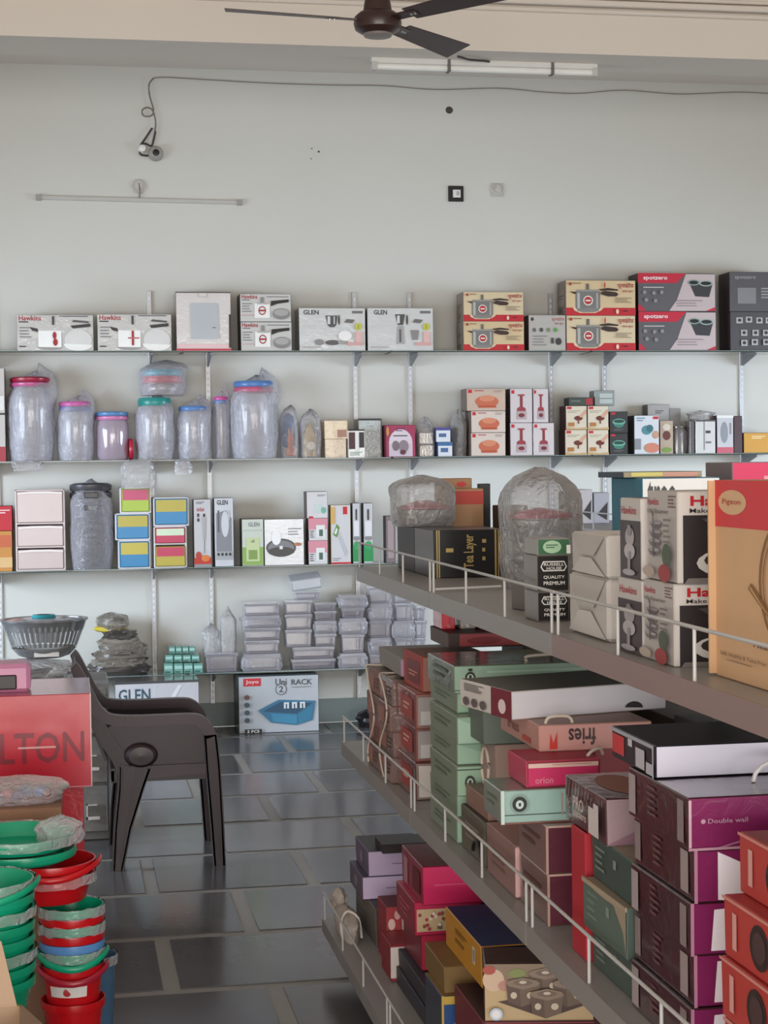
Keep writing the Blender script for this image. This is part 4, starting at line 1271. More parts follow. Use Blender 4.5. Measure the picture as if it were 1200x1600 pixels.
def tubs(o, w, h):
    g = M('#8d898b', .25, 'clear', alpha=.55)
    MB().lathe([(0, 0), (w * .36, 0), (w * .42, .01), (w * .44, h * .32), (w * .3, h * .34), (0, h * .34)], g, 26, Matrix.Translation((w * .52, .09, .0)), sy=.8).build('tub', o, smooth=True)
    MB().lathe([(w * .43, h * .33), (w * .45, h * .345), (w * .45, h * .37), (w * .43, h * .38), (w * .1, h * .5), (0, h * .5)], M('#b8385a', .3), 26, Matrix.Translation((w * .52, .09, .0)), sy=.8).build('tub_lid', o, smooth=True)
    MB().tube([(w * .2, .03, .01), (w * .18, .02, .03), (w * .3, .015, .035), (w * .32, .02, .01)], .006, WHITE).build('handle', o, smooth=True)


def gbag(name, label, x, y, z, w, d, h, parts, seed, m=None, **k):
    o = empty(name, label, 'bag', (x, y, z))
    parts(o, w, h)
    crumple('plastic_wrap', o, w, d, h, m or M('#b3b0b2', .2, 'film', alpha=.36, bump=.8), seed, k.get('amp', .1), k.get('tip', .1), k.get('boxy', .6))
    return o


gbag('bagged_tub', 'clear bagged tub with thin pink line on the plain black box', 1.05, 5.48, TS + .1475, .205, .19, .165, tubs, 51)


def tubs2(o, w, h):
    g = M('#77757a', .25, 'clear', alpha=.5)
    for i in range(3):
        MB().lathe([(0, 0), (w * .4, 0), (w * .44, .01), (w * .44, h * .17), (w * .4, h * .18)], g, 26, Matrix.Translation((w * .5, .1, .004 + i * h * .19)), sy=.8).build('tub', o, smooth=True)
    MB().lathe([(w * .45, 0), (w * .46, .01), (w * .44, .014), (0, .03)], M('#b8385a', .3), 26, Matrix.Translation((w * .5, .1, h * .58)), sy=.8).build('tub_lid', o, smooth=True)


gbag('bagged_tub', 'tall clear bag of stacked tubs with thin pink line', 1.205, 4.6, TS, .205, .2, .335, tubs2, 57, boxy=.32, amp=.07)
b = Box('brown_carton', 'brown carton with red band behind the bagged tub', 1.262, 5.69, TS, .125, .09, .265, '#b08660', left='#a07850')
b.F.rect(0, .8, 1, .97, M('#b93a30', .5)).lines(.1, .3, .8, .5, 3, M('#8a6244', .5))
b = Box('brown_carton', 'taller brown carton without band peeking over the red-banded one', 1.245, 5.785, TS, .125, .035, .30, '#a87e5a', left='#8a6848')
b.F.ell(.7, .93, .14, .03, RED)
b = Box('black_carton', 'tall black carton with red logo behind the black gift box', 1.40, 5.5, TS, .09, .12, .21, '#1d1a1b', left='#151313', top='#2c2a2a')
b.F.ell(.3, .82, .24, .07, RED).ell(.6, .55, .16, .07, M('#a8342c', .4)).lines(.55, .2, .9, .35, 3, M('#8a8484', .5))
b = Box('black_carton', 'narrow black carton edge beside the taller brown one', 1.395, 5.785, TS, .04, .03, .28, '#26282a')

b1 = Box('tiffin_box_carton', 'black carton with round emblem, lower of the dark pair', 1.013, 3.667, TS, .073, .11, .066, '#1e1b1b', left='#77706c', rough=.35)
b2 = Box('tiffin_box_carton', 'black carton with round emblem, upper of the dark pair', 1.012, 3.667, b1.top + .0005, .074, .11, .079, '#1e1b1b', left='#77706c', rough=.35)
for q, ls in ((b1, 1), (b2, 0)):
    f = q.F
    f.poly([(.12, .68), (.2, .56), (.85, .56), (.93, .68), (.85, .84), (.2, .84)], WHITE).poly([(.15, .69), (.22, .59), (.83, .59), (.9, .69), (.83, .81), (.22, .81)], BLACK)
    f.text('RUSSELL', .22, .71, .84, .79, WHITE, .01).text('HOUSE', .3, .6, .76, .68, WHITE, .01)
    f.text('QUALITY', .2, .34, .85, .44, WHITE, .01).text('PREMIUM', .2, .18, .85, .28, WHITE, .01)
b3 = Box('green_box', 'flat green box with oval badge on top of the dark pair', 1.012, 3.66, b2.top + .0005, .075, .11, .037, '#3b6a4c', left='#8f8a84', rough=.35)
b3.F.ell(.45, .5, .28, .38, M('#a9c9a9', .4)).text('ROYAL', .26, .36, .64, .64, M('#3b6a4c', .4), .01).rect(.88, .1, 1, .6, WHITE)
b = Box('slim_carton', 'slim beige carton standing behind the dark pair', 1.095, 3.667, TS, .035, .1, .055, '#b1a9a4', left='#8d8682')
b.F.lines(.1, .1, .9, .5, 6, MUTE)
b = Box('price_card_pack', 'small white and dark tilted pack beside the dark pair', 1.06, 3.95, TS, .03, .07, .06, '#a8a19e', left='#6a6461', rz=.2)
b.F.lines(.2, .15, .8, .85, 6, INK)

paper = M('#c9c3bf', .6, bump=.4, scale=8)


def paper_parcel(label, x, y, z, w, d, h, seed, rz=0):
    b = Box('paper_parcel', label, x, y, z, w, d, h, '#c6bfbb', left='#c9c2be', top='#cfc8c4', rough=.65, rz=rz, bevel=.008)
    L = MB()
    e = .0015
    # folded end flap as raised paper triangles on the aisle side
    L.add([(-e, d * .96, h * .97), (-e, d * .04, h * .97), (-e * 3, d * .3, h * .5), (-e * 3, d * .72, h * .48)], [(0, 1, 2, 3)], M('#bdb6b2', .65))
    L.add([(-e, d * .98, h * .04), (-e, d * .03, h * .04), (-e * 4, d * .35, h * .44), (-e * 4, d * .66, h * .42)], [(0, 3, 2, 1)], M('#d3ccc8', .65))
    L.build('folded_flap', b.o, smooth=None)
    return b


b1 = paper_parcel('white paper-wrapped parcel, lower of two on the top shelf', 1.023, 3.196, TS, .17, .262, .123, 1)
b1.F.lines(.2, .5, .8, .9, 4, M('#8a9098', .5))
b2 = paper_parcel('white paper-wrapped parcel, upper of two, slightly askew', 1.02, 3.19, b1.top + .001, .2, .26, .083, 2, -.03)
b2.T.lines(.1, .1, .8, .2, 2, MUTE)


def goblet_art(f, dark=1):
    f.rect(0, 0, 1, .72, M('#4a4144', .5)) if dark else None
    f.text('Hawkins', .08, .8, .8, .9, M('#b8323c', .5), .01)
    f.ell(.5, .52, .22, .12, M('#a59ca0', .35)).ell(.5, .34, .26, .1, M('#b5adb0', .35)).ell(.5, .6, .1, .07, M('#8a8186', .35)).rect(.44, .08, .56, .34, M('#958c90', .35)).ell(.5, .08, .3, .04, M('#a59ca0', .35))


sl1 = GB('slim_cooker_carton', 'slim white carton with dark pot photo, lower beside the parcels', 1003, 908, 1.008, 1010, 966, TS, '#d6cfcb', left='#c9c2bf', top='#b9b2ae', w=.07)
goblet_art(sl1.L)
sl2 = GB('slim_cooker_carton', 'slim white carton with dark pot photo, upper beside the parcels', 1001, 779, 1.010, 1010, 969, sl1, '#d6cfcb', left='#c9c2bf', top='#57504f', w=.07)
goblet_art(sl2.L)
sl2.F.text('H', .2, .75, .7, .87, INKRED)


def idli_art(b):
    f = b.F
    f.rect(.06, 0, 1, .74, M('#2d282b', .4))
    f.text('Hawkins', .14, .84, .92, .95, M('#b8202c', .4), .03).text('Make delicious idlis', .13, .765, .95, .815, M('#38302f', .5), .01)
    f.ell(.62, .22, .42, .16, M('#cfcbc8', .35)).ell(.64, .25, .36, .11, M('#3a3436', .3)).ell(.8, .36, .24, .1, M('#b5a59c', .4)).ell(.75, .45, .2, .07, M('#d0c2b8', .4)).poly([(.25, .7), (.4, .6), (.35, .45), (.45, .5), (.5, .62), (.4, .72)], M('#4f484b', .4)).poly([(.06, 0), (.9, 0), (.9, .06), (.1, .06)], M('#77706f', .35))
    f = b.L
    f.text('Hawkins', .02, .84, .4, .92, M('#b8404a', .5), .01).lines(.72, .8, .98, .95, 4, M('#7c5a5c', .5)).text('Idli Steamer', .04, .75, .75, .8, M('#77706f', .5))
    for i in range(4):
        z = .64 - i * .1
        f.poly([(.12, z), (.54, z), (.44, z - .06), (.22, z - .06)], M('#6a6062', .4)).ell(.33, z + .005, .2, .02, M('#a1989a', .4))
    f.rect(.31, .26, .35, .74, M('#554b4d', .4)).ell(.33, .75, .03, .03, M('#554b4d', .4))
    f.ell(.78, .3, .14, .13, M('#4f5a48', .5)).ell(.72, .1, .2, .1, M('#9c3a3a', .5)).ell(.2, .1, .2, .06, M('#b5a59a', .5)).lines(.72, .4, .98, .7, 5, M('#7c7476', .5))


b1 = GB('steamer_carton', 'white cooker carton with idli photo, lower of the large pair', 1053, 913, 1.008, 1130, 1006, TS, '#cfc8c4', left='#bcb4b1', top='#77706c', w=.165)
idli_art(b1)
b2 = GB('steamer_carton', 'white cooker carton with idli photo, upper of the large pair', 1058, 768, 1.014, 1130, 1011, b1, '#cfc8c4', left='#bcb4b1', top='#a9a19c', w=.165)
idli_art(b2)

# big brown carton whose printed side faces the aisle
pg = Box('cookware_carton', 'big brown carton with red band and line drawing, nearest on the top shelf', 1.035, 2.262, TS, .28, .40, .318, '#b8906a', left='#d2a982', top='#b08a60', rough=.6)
f = pg.L
f.rect(0.0, .765, 1, 1, M('#d4363f', .5))
f.ell(.19, .89, .145, .062, M('#d9b088', .5), 26).text('Pigeon', .09, .872, .28, .908, M('#b8423c', .5), .005)
line_m = M('#8a6238', .55)
for (r1, r2) in ((.30, .285), (.26, .25)):
    n = 30
    pts = [(.76 + r1 * cos(2 * pi * i / n), .52 + r1 * 1.1 * sin(2 * pi * i / n)) for i in range(n)] + [(.76 + r2 * cos(2 * pi * i / n), .52 + r2 * 1.1 * sin(2 * pi * i / n)) for i in range(n)]
    f.put(pts, [(i, (i + 1) % n, n + (i + 1) % n, n + i) for i in range(n)], line_m)
f.poly([(.36, .475), (.39, .505), (.54, .4), (.64, .36), (.63, .34), (.53, .37)], line_m).poly([(.38, .477), (.39, .49), (.53, .388), (.59, .36), (.53, .38)], M('#c69a6a', .6))
f.text('Healthy Cooking', .42, .19, .98, .225, M('#3b2a20', .5), .01).text('Safe, Healthy & Taste Free', .08, .115, .54, .14, M('#7a5a38', .5)).text('cookware for all', .15, .095, .42, .105, M('#7a5a38', .5))
fl = MB().box((-.012, .398, .004), (.002, .402, .317), M('#c9a27c', .6)).build('open_flap', pg.o)
fl.rotation_euler.z = 0

tb = GB('tree_carton', 'big teal and white carton lettered tree behind the cooker cartons', 1003, 747, 1.35, 1125, 955, TS, '#eef0f2', left='#2b7590', top='#e6e8ea')
tb.F.text('tree', .07, .76, .43, .975, M('#2a2a30', .4), .01)
b = Box('flat_book_box', 'flat patterned pack lying on the teal and white carton', tb.x - .03, tb.y + .05, tb.top + .0006, .2, .2, .014, '#a59a80', left='#3f4a5a', top='#7a8a60')
b.F.rect(.1, .2, .5, .9, M('#c9c06a', .4)).rect(.5, .1, .95, .9, M('#c08f80', .4))
b = Box('pink_carton', 'tall grey and hot pink carton beyond the big brown carton', 1.60, 4.0, TS, .11, .18, .345, '#e23a6c', left='#8a7c80', top='#8a7c80')
b.F.rect(.75, .3, 1, .9, M('#f0a0b8', .4))

# middle shelf ------------------------------------------------------
string_m = M('#cfc0b2', .7)
prev = MS
hh = .0758
cm_ = ['#6f5450', '#7a5650', '#6a4f4c', '#735550']
for i in range(4):
    z = MS + .0005 + i * (hh + .0005)
    wds = ['bottom', 'second', 'third', 'top'][i]
    for j, (y0, d_) in enumerate(((5.0, .205), (5.2065, .205))):
        b = Box('shoe_carton', f'brown-red tied carton, {wds} of the {"nearer" if j == 0 else "farther"} string-tied stack', 0.93 + (.006 if i % 2 else 0), y0, z, .28, d_, hh, cm_[(i + j) % 4], left=('#8a5f58', '#7f6661', '#8c5d55', '#7c5f5a')[(i + j) % 4], top='#7d6a64', kind='wrap' if j == 0 else 'plain')
        b.L.rect(.12, .18, .5, .8, M('#9c6a5e', .5)).lines(.58, .2, .92, .7, 3, M('#5f4441', .5))
ztp = MS + .0005 + 4 * (hh + .0005)
sx = .9262
for n_, (ya, yb) in enumerate(((5.03, 5.16), (5.25, 5.37))):
    pts = []
    for t in range(13):
        tt = t / 12
        pts.append((sx - .002 - 0 * sin(tt * pi), ya + (yb - ya) * (.5 + .5 * sin(tt * 7 + n_)), MS + .006 + (ztp - MS) * tt))
    pts += [(sx + .05, yb, ztp + .004), (sx + .2, yb - .02, ztp + .004)]
    o = MB().tube(smooth_path(pts, 3), .0028, string_m).build('tie_string', loc=(0, 0, 0), smooth=True)
    tag(o, 'pale loose string round the ' + ('nearer' if n_ == 0 else 'farther') + ' brown-red carton stack', 'string')
b = Box('gift_carton', 'low grey-white carton with purple print on the tied stacks', 0.965, 5.012, ztp + .0085, .26, .37, .055, '#a58a94', left='#8c8682', top='#a8a19c')
b.F.rect(.0, .1, .5, .9, M('#b58fb0', .4)).ell(.2, .5, .12, .3, M('#7a4a80', .4))

red_l = '#8a3029'
prev = MS
for i, vt in enumerate((1193, 1138, 1085)):
    w_ = ['bottom', 'middle', 'top'][i]
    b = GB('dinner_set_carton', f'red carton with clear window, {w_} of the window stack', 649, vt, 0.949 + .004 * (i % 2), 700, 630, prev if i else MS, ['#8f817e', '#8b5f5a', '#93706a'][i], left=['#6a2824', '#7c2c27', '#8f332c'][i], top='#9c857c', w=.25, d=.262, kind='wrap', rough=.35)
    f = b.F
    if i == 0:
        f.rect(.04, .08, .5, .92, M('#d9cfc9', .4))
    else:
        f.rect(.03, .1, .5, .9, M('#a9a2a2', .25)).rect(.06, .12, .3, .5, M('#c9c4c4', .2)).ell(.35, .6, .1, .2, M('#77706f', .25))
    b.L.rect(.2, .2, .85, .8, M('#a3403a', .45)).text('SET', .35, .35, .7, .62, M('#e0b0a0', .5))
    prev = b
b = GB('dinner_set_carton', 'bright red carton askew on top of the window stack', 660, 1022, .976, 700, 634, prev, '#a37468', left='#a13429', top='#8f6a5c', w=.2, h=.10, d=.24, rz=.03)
b.L.rect(.2, .15, .85, .8, M('#6f1c18', .45)).text('RED', .3, .3, .75, .5, M('#d98070', .5))

prev = MS
gv = (1281, 1240, 1198, 1161, 1121, 1083)
for i, vt in enumerate(gv):
    w_ = ['bottom', 'second', 'third', 'fourth', 'fifth', 'sixth'][i]
    off = (.0, .006, -.004, .0, -.008, .006)[i]
    b = GB('pale_green_carton', f'pale green carton, {w_} from below in the tall green stack', 714, vt, .94 + off, 800, 673, prev if i else MS, ['#a3c4ac', '#a9c9b2', '#9fbfa6', '#a5c6ae', '#abcab5', '#9dbfa6'][i], left='#7d8b7a', top='#8d9a88', w=.3, d=.325, rough=.4, lid=.0)
    f = b.F
    if i == 2:
        f.rect(0, .86, 1, .9, M('#4a5a50', .4)).ell(.11, .45, .045, .24, M('#3f4442', .4)).ell(.11, .45, .028, .15, M('#c5d3c8', .4)).rect(.1, .36, .12, .54, M('#3f4442', .4))
    else:
        f.poly([(.0, .96), (.5, .96), (.28, .4)], M('#93b59c', .45)).rect(0, .02, 1, .05, M('#6f8c78', .4))
    b.L.lines(.2, .3, .8, .7, 2, M('#5f6c5e', .5))
    prev = b
gl = GB('pale_green_carton', 'long pale green carton with dark round emblem topping the green stack', 709, 1041, .934, 962, 668, prev, '#a3c2ae', left='#6f7c68', top='#4b4a40', kind='wrap', rough=.35)
f = gl.F
f.rect(0, .1, 1, .13, M('#4a5a50', .4)).ell(.1, .58, .032, .2, M('#343a38', .4)).ell(.1, .58, .02, .12, M('#c5d3c8', .4)).rect(.092, .5, .108, .66, M('#343a38', .4)).rect(.088, .8, .112, .9, M('#343a38', .4)).lines(.2, .6, .9, .8, 1, M('#b9d3c2', .3))
h_ = MB().tube(smooth_path([(.2, .05, gl.h), (.2, .05, gl.h + .012), (.26, .05, gl.h + .016), (.34, .05, gl.h + .02), (.38, .06, gl.h + .012), (.385, .06, gl.h)], 4), .004, string_m).build('rope_handle', gl.o, smooth=True)
gl.L.lines(.25, .2, .8, .75, 2, M('#566050', .5))

# column behind and below the small gift boxes
b8 = Box('olive_carton', 'dark olive carton standing behind the pinkish carton', .945, 3.905, MS, .3, .24, .106, '#5a544a', left='#5f5a50', top='#45403a')
b8.L.lines(.2, .3, .8, .7, 3, M('#8a8070', .5))
hnd = MB().tube([(-.004, .06 + .04 * cos(a_ * pi / 8), .02 + .03 * sin(a_ * pi / 8) + .0) for a_ in range(9)], .004, BLACK).build('cord_handle', b8.o, smooth=True)
s2 = Box('brown_carton', 'brown carton lying on the dark olive carton', .955, 3.91, b8.top + .0005, .3, .225, .0505, '#8d6f66', left='#8a6a60', top='#7d6a60')
b9 = Box('pinkish_carton', 'pinkish brown carton with slanting front on the middle shelf', .942, 3.61, MS, .17, .26, .115, '#b98d88', left='#8f6f6a', top='#a5837c')
b9.F.rect(0, .04, .2, .96, M('#dcb0b0', .5))
b9.L.lines(.2, .2, .8, .6, 3, M('#7a5c58', .5))
m7 = GB('pale_green_carton', 'pale blue-green box with dark cup emblem under the hot pink box', 782, 1235, .861, 886, 756, .9617, '#a3c4bd', h=.069, w=.25, left='#7f8c82', top='#77807a', kind='wrap', rough=.35, d=.148)
f = m7.F
f.rect(0, .24, 1, .27, M('#4a5a58', .4)).ell(.16, .58, .085, .31, M('#8fa8a0', .4)).ell(.16, .58, .062, .23, M('#2f3434', .4)).ell(.16, .57, .034, .13, M('#cfe0dc', .4)).rect(.15, .52, .17, .62, M('#2f3434', .4)).rect(0, 0, 1, .04, M('#8a5a50', .4)).rect(0, 0, .03, 1, M('#cfe0dc', .3))
m7.L.lines(.2, .3, .8, .7, 2, M('#5f6c60', .5))
m6 = GB('hot_pink_box', 'hot pink box lettered orion on the pale blue-green box', 822, 1189, .918, 938, 793, m7, '#8f2438', h=.056, left='#b5435a', top='#a8324a', d=.15)
f = m6.F
f.rect(.03, .08, .97, .88, M('#d0386a', .35)).rect(.03, .74, .97, .9, M('#e6c3b9', .35)).text('orion', .12, .16, .36, .4, M('#e08aa0', .4), .01).lines(.35, .78, .9, .86, 1, M('#c98f80', .4))
MB().tube(smooth_path([(.14, .03, m6.h), (.15, .03, m6.h + .01), (.17, .04, m6.h + .014), (.18, .05, m6.h)], 4), .0035, string_m).build('rope_handle', m6.o, smooth=True)
s3a = Box('beige_carton', 'beige carton with round rope handle behind the hot pink box', .995, 3.99, s2.top + .0005, .3, .15, .115, '#a58a80', left='#97807a', top='#8a746c')
MB().tube([(-.003, .09 + .035 * cos(a_ * pi / 10), .05 + .045 * sin(a_ * pi / 10)) for a_ in range(20)], .004, string_m).build('rope_handle', s3a.o, smooth=True)
s3 = Box('grey_green_carton', 'dark grey-green carton on the beige carton beside the green stack', .965, 3.992, s3a.top + .0005, .3, .15, .093, '#69756c', left='#566058', top='#59625a')
m5 = GB('salmon_box', 'salmon pink box with upside-down black lettering under the white box', 842, 1134, .973, 960, 781, m6, '#c9938c', h=.057, w=.25, left='#b98a80', top='#a3827a', d=.33)
f = m5.F
f.text('fries', .26, .2, .5, .85, M('#3a2424', .4), .02, rot=180).poly([(.09, .1), (.16, .1), (.16, .75), (.125, .3), (.1, .7)], M('#c8382c', .4))
m5.L.text('fries', .2, .3, .5, .75, M('#7a4a40', .4)).rect(.6, .15, .8, .35, M('#b9483c', .4))
MB().tube(smooth_path([(.02, .02, m5.h), (.03, .02, m5.h + .014), (.07, .02, m5.h + .014), (.08, .02, m5.h)], 4), .0035, string_m).build('rope_handle', m5.o, smooth=True)
m4 = Box('white_open_box', 'long white box with maroon and icon-printed end', .935, 3.60, m5.top + .0008, .39, .26, .062, '#d8d5dc', left='#c9c2be', top='#6f6e68', rough=.4, rz=.22)
f = m4.L
f.rect(.62, 0, 1, 1, M('#6f1f30', .5)).ell(.83, .4, .07, .26, M('#d9c5c5', .5)).lines(.1, .6, .5, .9, 5, INK)
for i in range(3):
    f.ell(.14 + .17 * i, .25, .06, .16, M('#5c5252', .5))
m4.F.ell(.78, .1, .06, .25, M('#343034', .4), 14, 0, pi)

# maroon pair, red panel, dark green, striped box
m10a = Box('maroon_box', 'dark maroon shiny box, lower of the maroon pair', .948, 3.378, MS, .13, .22, .1065, '#5c2a38', left='#7c5a52', top='#6a4a48', kind='wrap', rough=.35)
m10b = Box('maroon_box', 'dark maroon shiny box, upper of the maroon pair', .946, 3.378, m10a.top + .0005, .13, .218, .0985, '#5c2a38', left='#7f5d55', top='#6a4a48', kind='wrap', rough=.35)
for q in (m10a, m10b):
    q.F.rect(0, .96, 1, 1, M('#c9a59c', .4)).rect(0, .0, .04, 1, M('#b5948c', .4))
    q.L.lines(.15, .3, .8, .7, 2, M('#5f423c', .5))
rp = Box('red_panel_box', 'narrow bright red box standing beside the dark green boxes', .95, 3.119, MS, .25, .092, .245, '#a82030', left='#b02434', top='#8a1c28')
prev = MS
gcol = ['#46544f', '#5a6a62', '#3f4f4c']
for i, (z1, x_, rz_) in enumerate(((.83, .958, 0), (.922, .946, .02), (1.003, .958, 0))):
    zb = prev if i == 0 else prev.top + .0005
    b = Box('dark_green_carton', ['dull dark green carton, lowest of three by the purple stack', 'battered dark green carton with torn edge, middle of three', 'dark green carton under the striped maroon box'][i], x_, 2.862, zb, .24, .243, z1 - zb, '#4a5852', left=gcol[i], top='#8a7c6c', rough=.45, rz=rz_)
    b.L.lines(.1, .2, .35, .8, 4, M('#6f7f78', .5)).rect(.55, .55, .62, .75, M('#7f8f88', .5))
    if i == 1:
        b.L.poly([(0, 1), (1, 1), (1, .9), (.5, .88), (0, .95)], M('#a38f7c', .6)).poly([(.7, .96), (1, .98), (1, .1), (.94, .5)], M('#9c8c78', .6))
        MB().box((-.003, 0, b.h - .006), (.0, .243, b.h + .002), M('#a3937f', .7)).build('torn_edge', b.o)
    prev = b
m11 = GB('striped_maroon_box', 'dark maroon striped box with white sticker beside the purple stack', 946, 1248, .95, 1010, 883, prev, '#a58c92', h=.086, left='#4a2a30', top='#4f3436', w=.25, kind='wrap', rough=.35)
f = m11.L
for i in range(9):
    f.poly([(.02 + .07 * i, .55), (.05 + .07 * i, .55), (.1 + .07 * i, .98), (.07 + .07 * i, .98)], M('#6f4348', .5))
f.text('PRO', .28, .42, .55, .7, M('#c9b0b0', .5), .02).text('passero', .3, .2, .62, .38, M('#c9b0b0', .5), .01).poly([(.68, .1), (.92, .1), (.92, .8), (.8, .8), (.8, .68), (.68, .68)], M('#cfc5c5', .5)).rect(.0, .1, .05, .6, M('#a88f90', .5))
m11.T.ell(.3, .5, .18, .4, M('#9c6a5c', .5))
m11.F.poly([(0, 0), (.4, .0), (.4, .5)], M('#8f6f7c', .3))

prev = MS
pn = ['bottom', 'second', 'third', 'fourth', 'top']
for i in range(5):
    zb = MS if i == 0 else prev.top + .0005
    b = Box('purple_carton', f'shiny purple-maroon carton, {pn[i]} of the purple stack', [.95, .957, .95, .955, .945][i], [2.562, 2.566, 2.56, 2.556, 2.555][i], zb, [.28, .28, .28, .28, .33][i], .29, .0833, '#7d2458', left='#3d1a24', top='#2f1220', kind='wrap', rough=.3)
    f = b.F
    if i == 4:
        f.rect(0.004, .05, .018, .95, M('#c9a5b5', .25)).text('Double wall', .1, .5, .3, .59, M('#b890a5', .4), .005).ell(.075, .545, .012, .045, M('#b890a5', .4)).poly([(.1, 0), (.6, .5), (.62, .5), (.14, 0)], M('#a56a8a', .2)).rect(.0, .0, .9, .05, M('#b58a9c', .25))
    else:
        f.poly([(.12, .08), (.38, .08), (.38, .9), (.14, .86)], M('#ece6ee', .4)) if i != 3 else f.poly([(.14, .05), (.3, .0), (.3, .7), (.24, .8), (.14, .96)], M('#ece6ee', .4))
        f.rect(0, 0, .02, 1, M('#b07a95', .3))
    L = b.L
    L.rect(.02, .12, .12, .9, M('#8a7a7c', .5)).rect(.8, .12, .92, .92, M('#9c8c8e', .5)) if i % 2 else L.rect(.84, .1, .94, .9, M('#8a7a7c', .5)).rect(.02, .1, .14, .9, M('#a5969a', .5))
    L.lines(.35, .2, .5, .85, 5, M('#6a4048', .5), seed=i)
    prev = b
MB().tube([(.2 + .05 * cos(a_ * pi / 8), .1, b.h + .001 + .035 * sin(a_ * pi / 8)) for a_ in range(9)], .004, M('#d9d3d9', .4)).build('rope_handle', b.o, smooth=True)
m14 = Box('black_white_box', 'flat black-topped box with pale lavender side on the purple stack', .95, 2.718, prev.top + .0006, .36, .232, .055, '#c9c5d6', left='#24222a', top='#1f1d24', rough=.35, rz=.0)
f = m14.L
f.rect(.02, .2, .3, .8, M('#c8363c', .45)).text('Royal', .4, .3, .5, .85, M('#c9c5cc', .5), .01).rect(.58, .1, .78, .7, M('#b9b6c0', .5)).rect(.82, .05, .98, .4, M('#b9b6c0', .5)).rect(0, .88, 1, 1, M('#a5a3b0', .5))
f.rect(.97, 0, 1, 1, M('#b5b3c0', .5))

prev = MS
for i in range(4):
    zb = MS if i == 0 else prev.top + .0005
    b = Box('coral_red_box', f'coral red box with dark oval emblem, {["bottom", "second", "third", "top"][i]} of the coral stack', [.95, .945, .95, .978][i], [2.15, 2.15, 2.15, 2.157][i], zb, .25, .27, [.119, .0903, .0903, .0903][i], '#b53a36', left='#b8403c', top='#9c3430', rough=.35)
    b.L.ell(.5, .5, .13, .36, M('#2f2224', .4)).ell(.5, .5, .09, .25, M('#4a3436', .4)).rect(.14, .2, .2, .8, M('#d9a09a', .4)).rect(0, .95, 1, 1, M('#cf8a80', .4))
    prev = b

# farther side of the same shelves: goods seen through the gaps
k_ = 0
for (x, y, w, d, h, c, lab) in ((1.38, 3.05, .3, .3, .43, '#5f4640', 'tall brown carton deep on the middle shelf behind the purple stack'),
                                 (1.37, 3.45, .3, .34, .36, '#6f6a6a', 'grey carton deep on the middle shelf behind the maroon pair'),
                                 (1.41, 3.85, .28, .4, .33, '#54403c', 'dark brown carton deep behind the long white box'),
                                 (1.4, 4.3, .28, .3, .33, '#4a4442', 'dark grey carton deep behind the green stack'),
                                 (1.37, 4.63, .3, .14, .40, '#3f3a3a', 'blackish carton deep behind the window stack')):
    b = Box('storage_carton', lab, x, y, MS, w, d, h, c, left=c, top=c)
    b.L.lines(.1, .3, .9, .7, 3, M('#8a7a70', .6))
b = Box('pink_red_box', 'deep pink box behind the maroon pair under the lavender side', 1.12, 3.60, MS, .2, .26, .331, '#a8404a', left='#a8404a')
fl_ = Box('storage_carton', 'dark carton supporting the red and orange printed box', 1.28, 4.79, MS, .35, .25, .424, '#4a3f3d')
pb = Box('toy_set_carton', 'dark flat carton with red, orange and blue printed front', 1.05, 4.748, fl_.top + .0005, .42, .242, .043, '#4a3a38', left='#57453f', top='#2f2a2a')
f = pb.F
f.rect(.08, .1, .5, .9, M('#a8484c', .45)).ell(.25, .45, .12, .25, M('#8a2a32', .4)).poly([(.45, .1), (.72, .1), (.72, .95), (.5, .95)], M('#c9563a', .4)).rect(.55, .25, .7, .5, M('#c9a08c', .4)).rect(.73, .15, .84, .9, M('#2f5a8f', .4))
for x, w, c, lab in ((1.055, .04, '#c8283a', 'small bright red box standing at the far end of the printed carton'), (1.11, .045, '#a89c98', 'small grey box between two red boxes'), (1.165, .025, '#b82c3a', 'narrow red box beyond the grey box')):
    b = Box('small_box', lab, x, 4.85, pb.top + .0005, w, .12, .062, c, kind='wrap')
    b.F.ell(.5, .5, .2, .25, M('#e0c8c8', .4)) if c == '#a89c98' else b.F.rect(.1, .2, .5, .9, M('#e04050', .35))
o = MB().tube(smooth_path([(0, 0, 0), (.05, 0, -.005), (.1, .0, -.014), (.17, .01, -.016)], 4), .009, M('#1f9a5f', .35)).build('green_strap', loc=(1.20, 4.80, pb.top + .026), smooth=True)
tag(o, 'bright green plastic strap lying across the dark printed carton', 'strap')

# bottom shelf -------------------------------------------------------
cr = empty('cloth_roll', 'bundle of off-white netted cloth at the far corner of the bottom shelf', 'cloth', (.858, 5.46, BS))
cmn = M('#b8aea6', .9, bump=.8, scale=30)
crumple('cloth_bundle', cr, .06, .30, .085, cmn, 71, .25, .3, .9)
crumple('cloth_end', cr, .05, .09, .07, cmn, 73, .3, .5, .9, loc=(0, .24, .05))
MB().tube(smooth_path([(.0, .05, .01), (-.004, .06, .06), (.02, .08, .092), (.055, .07, .07), (.062, .05, .01)], 4), .004, M('#ddd5ce', .8)).build('tie_cord', cr, smooth=True)
d1 = Box('dark_carton', 'dark brown carton carrying the lavender boxes', .95, 5.42, BS, .3, .38, .124, '#4a403e', left='#6a605a', top='#3a3232')
d1.L.lines(.1, .3, .6, .7, 3, M('#8a8078', .5))
l1 = GB('lavender_box', 'lavender box, lower of the lavender pair', 566, 1370, .93, 625, 547, d1, '#cbb8da', left='#63576c', top='#4a4058', w=.2, h=.075, d=.25)
l2 = GB('lavender_box', 'lavender box, upper of the lavender pair', 575, 1331, .95, 625, 553, l1, '#c3b0d0', left='#6a5e73', top='#2b2234', w=.2, h=.083, d=.25)
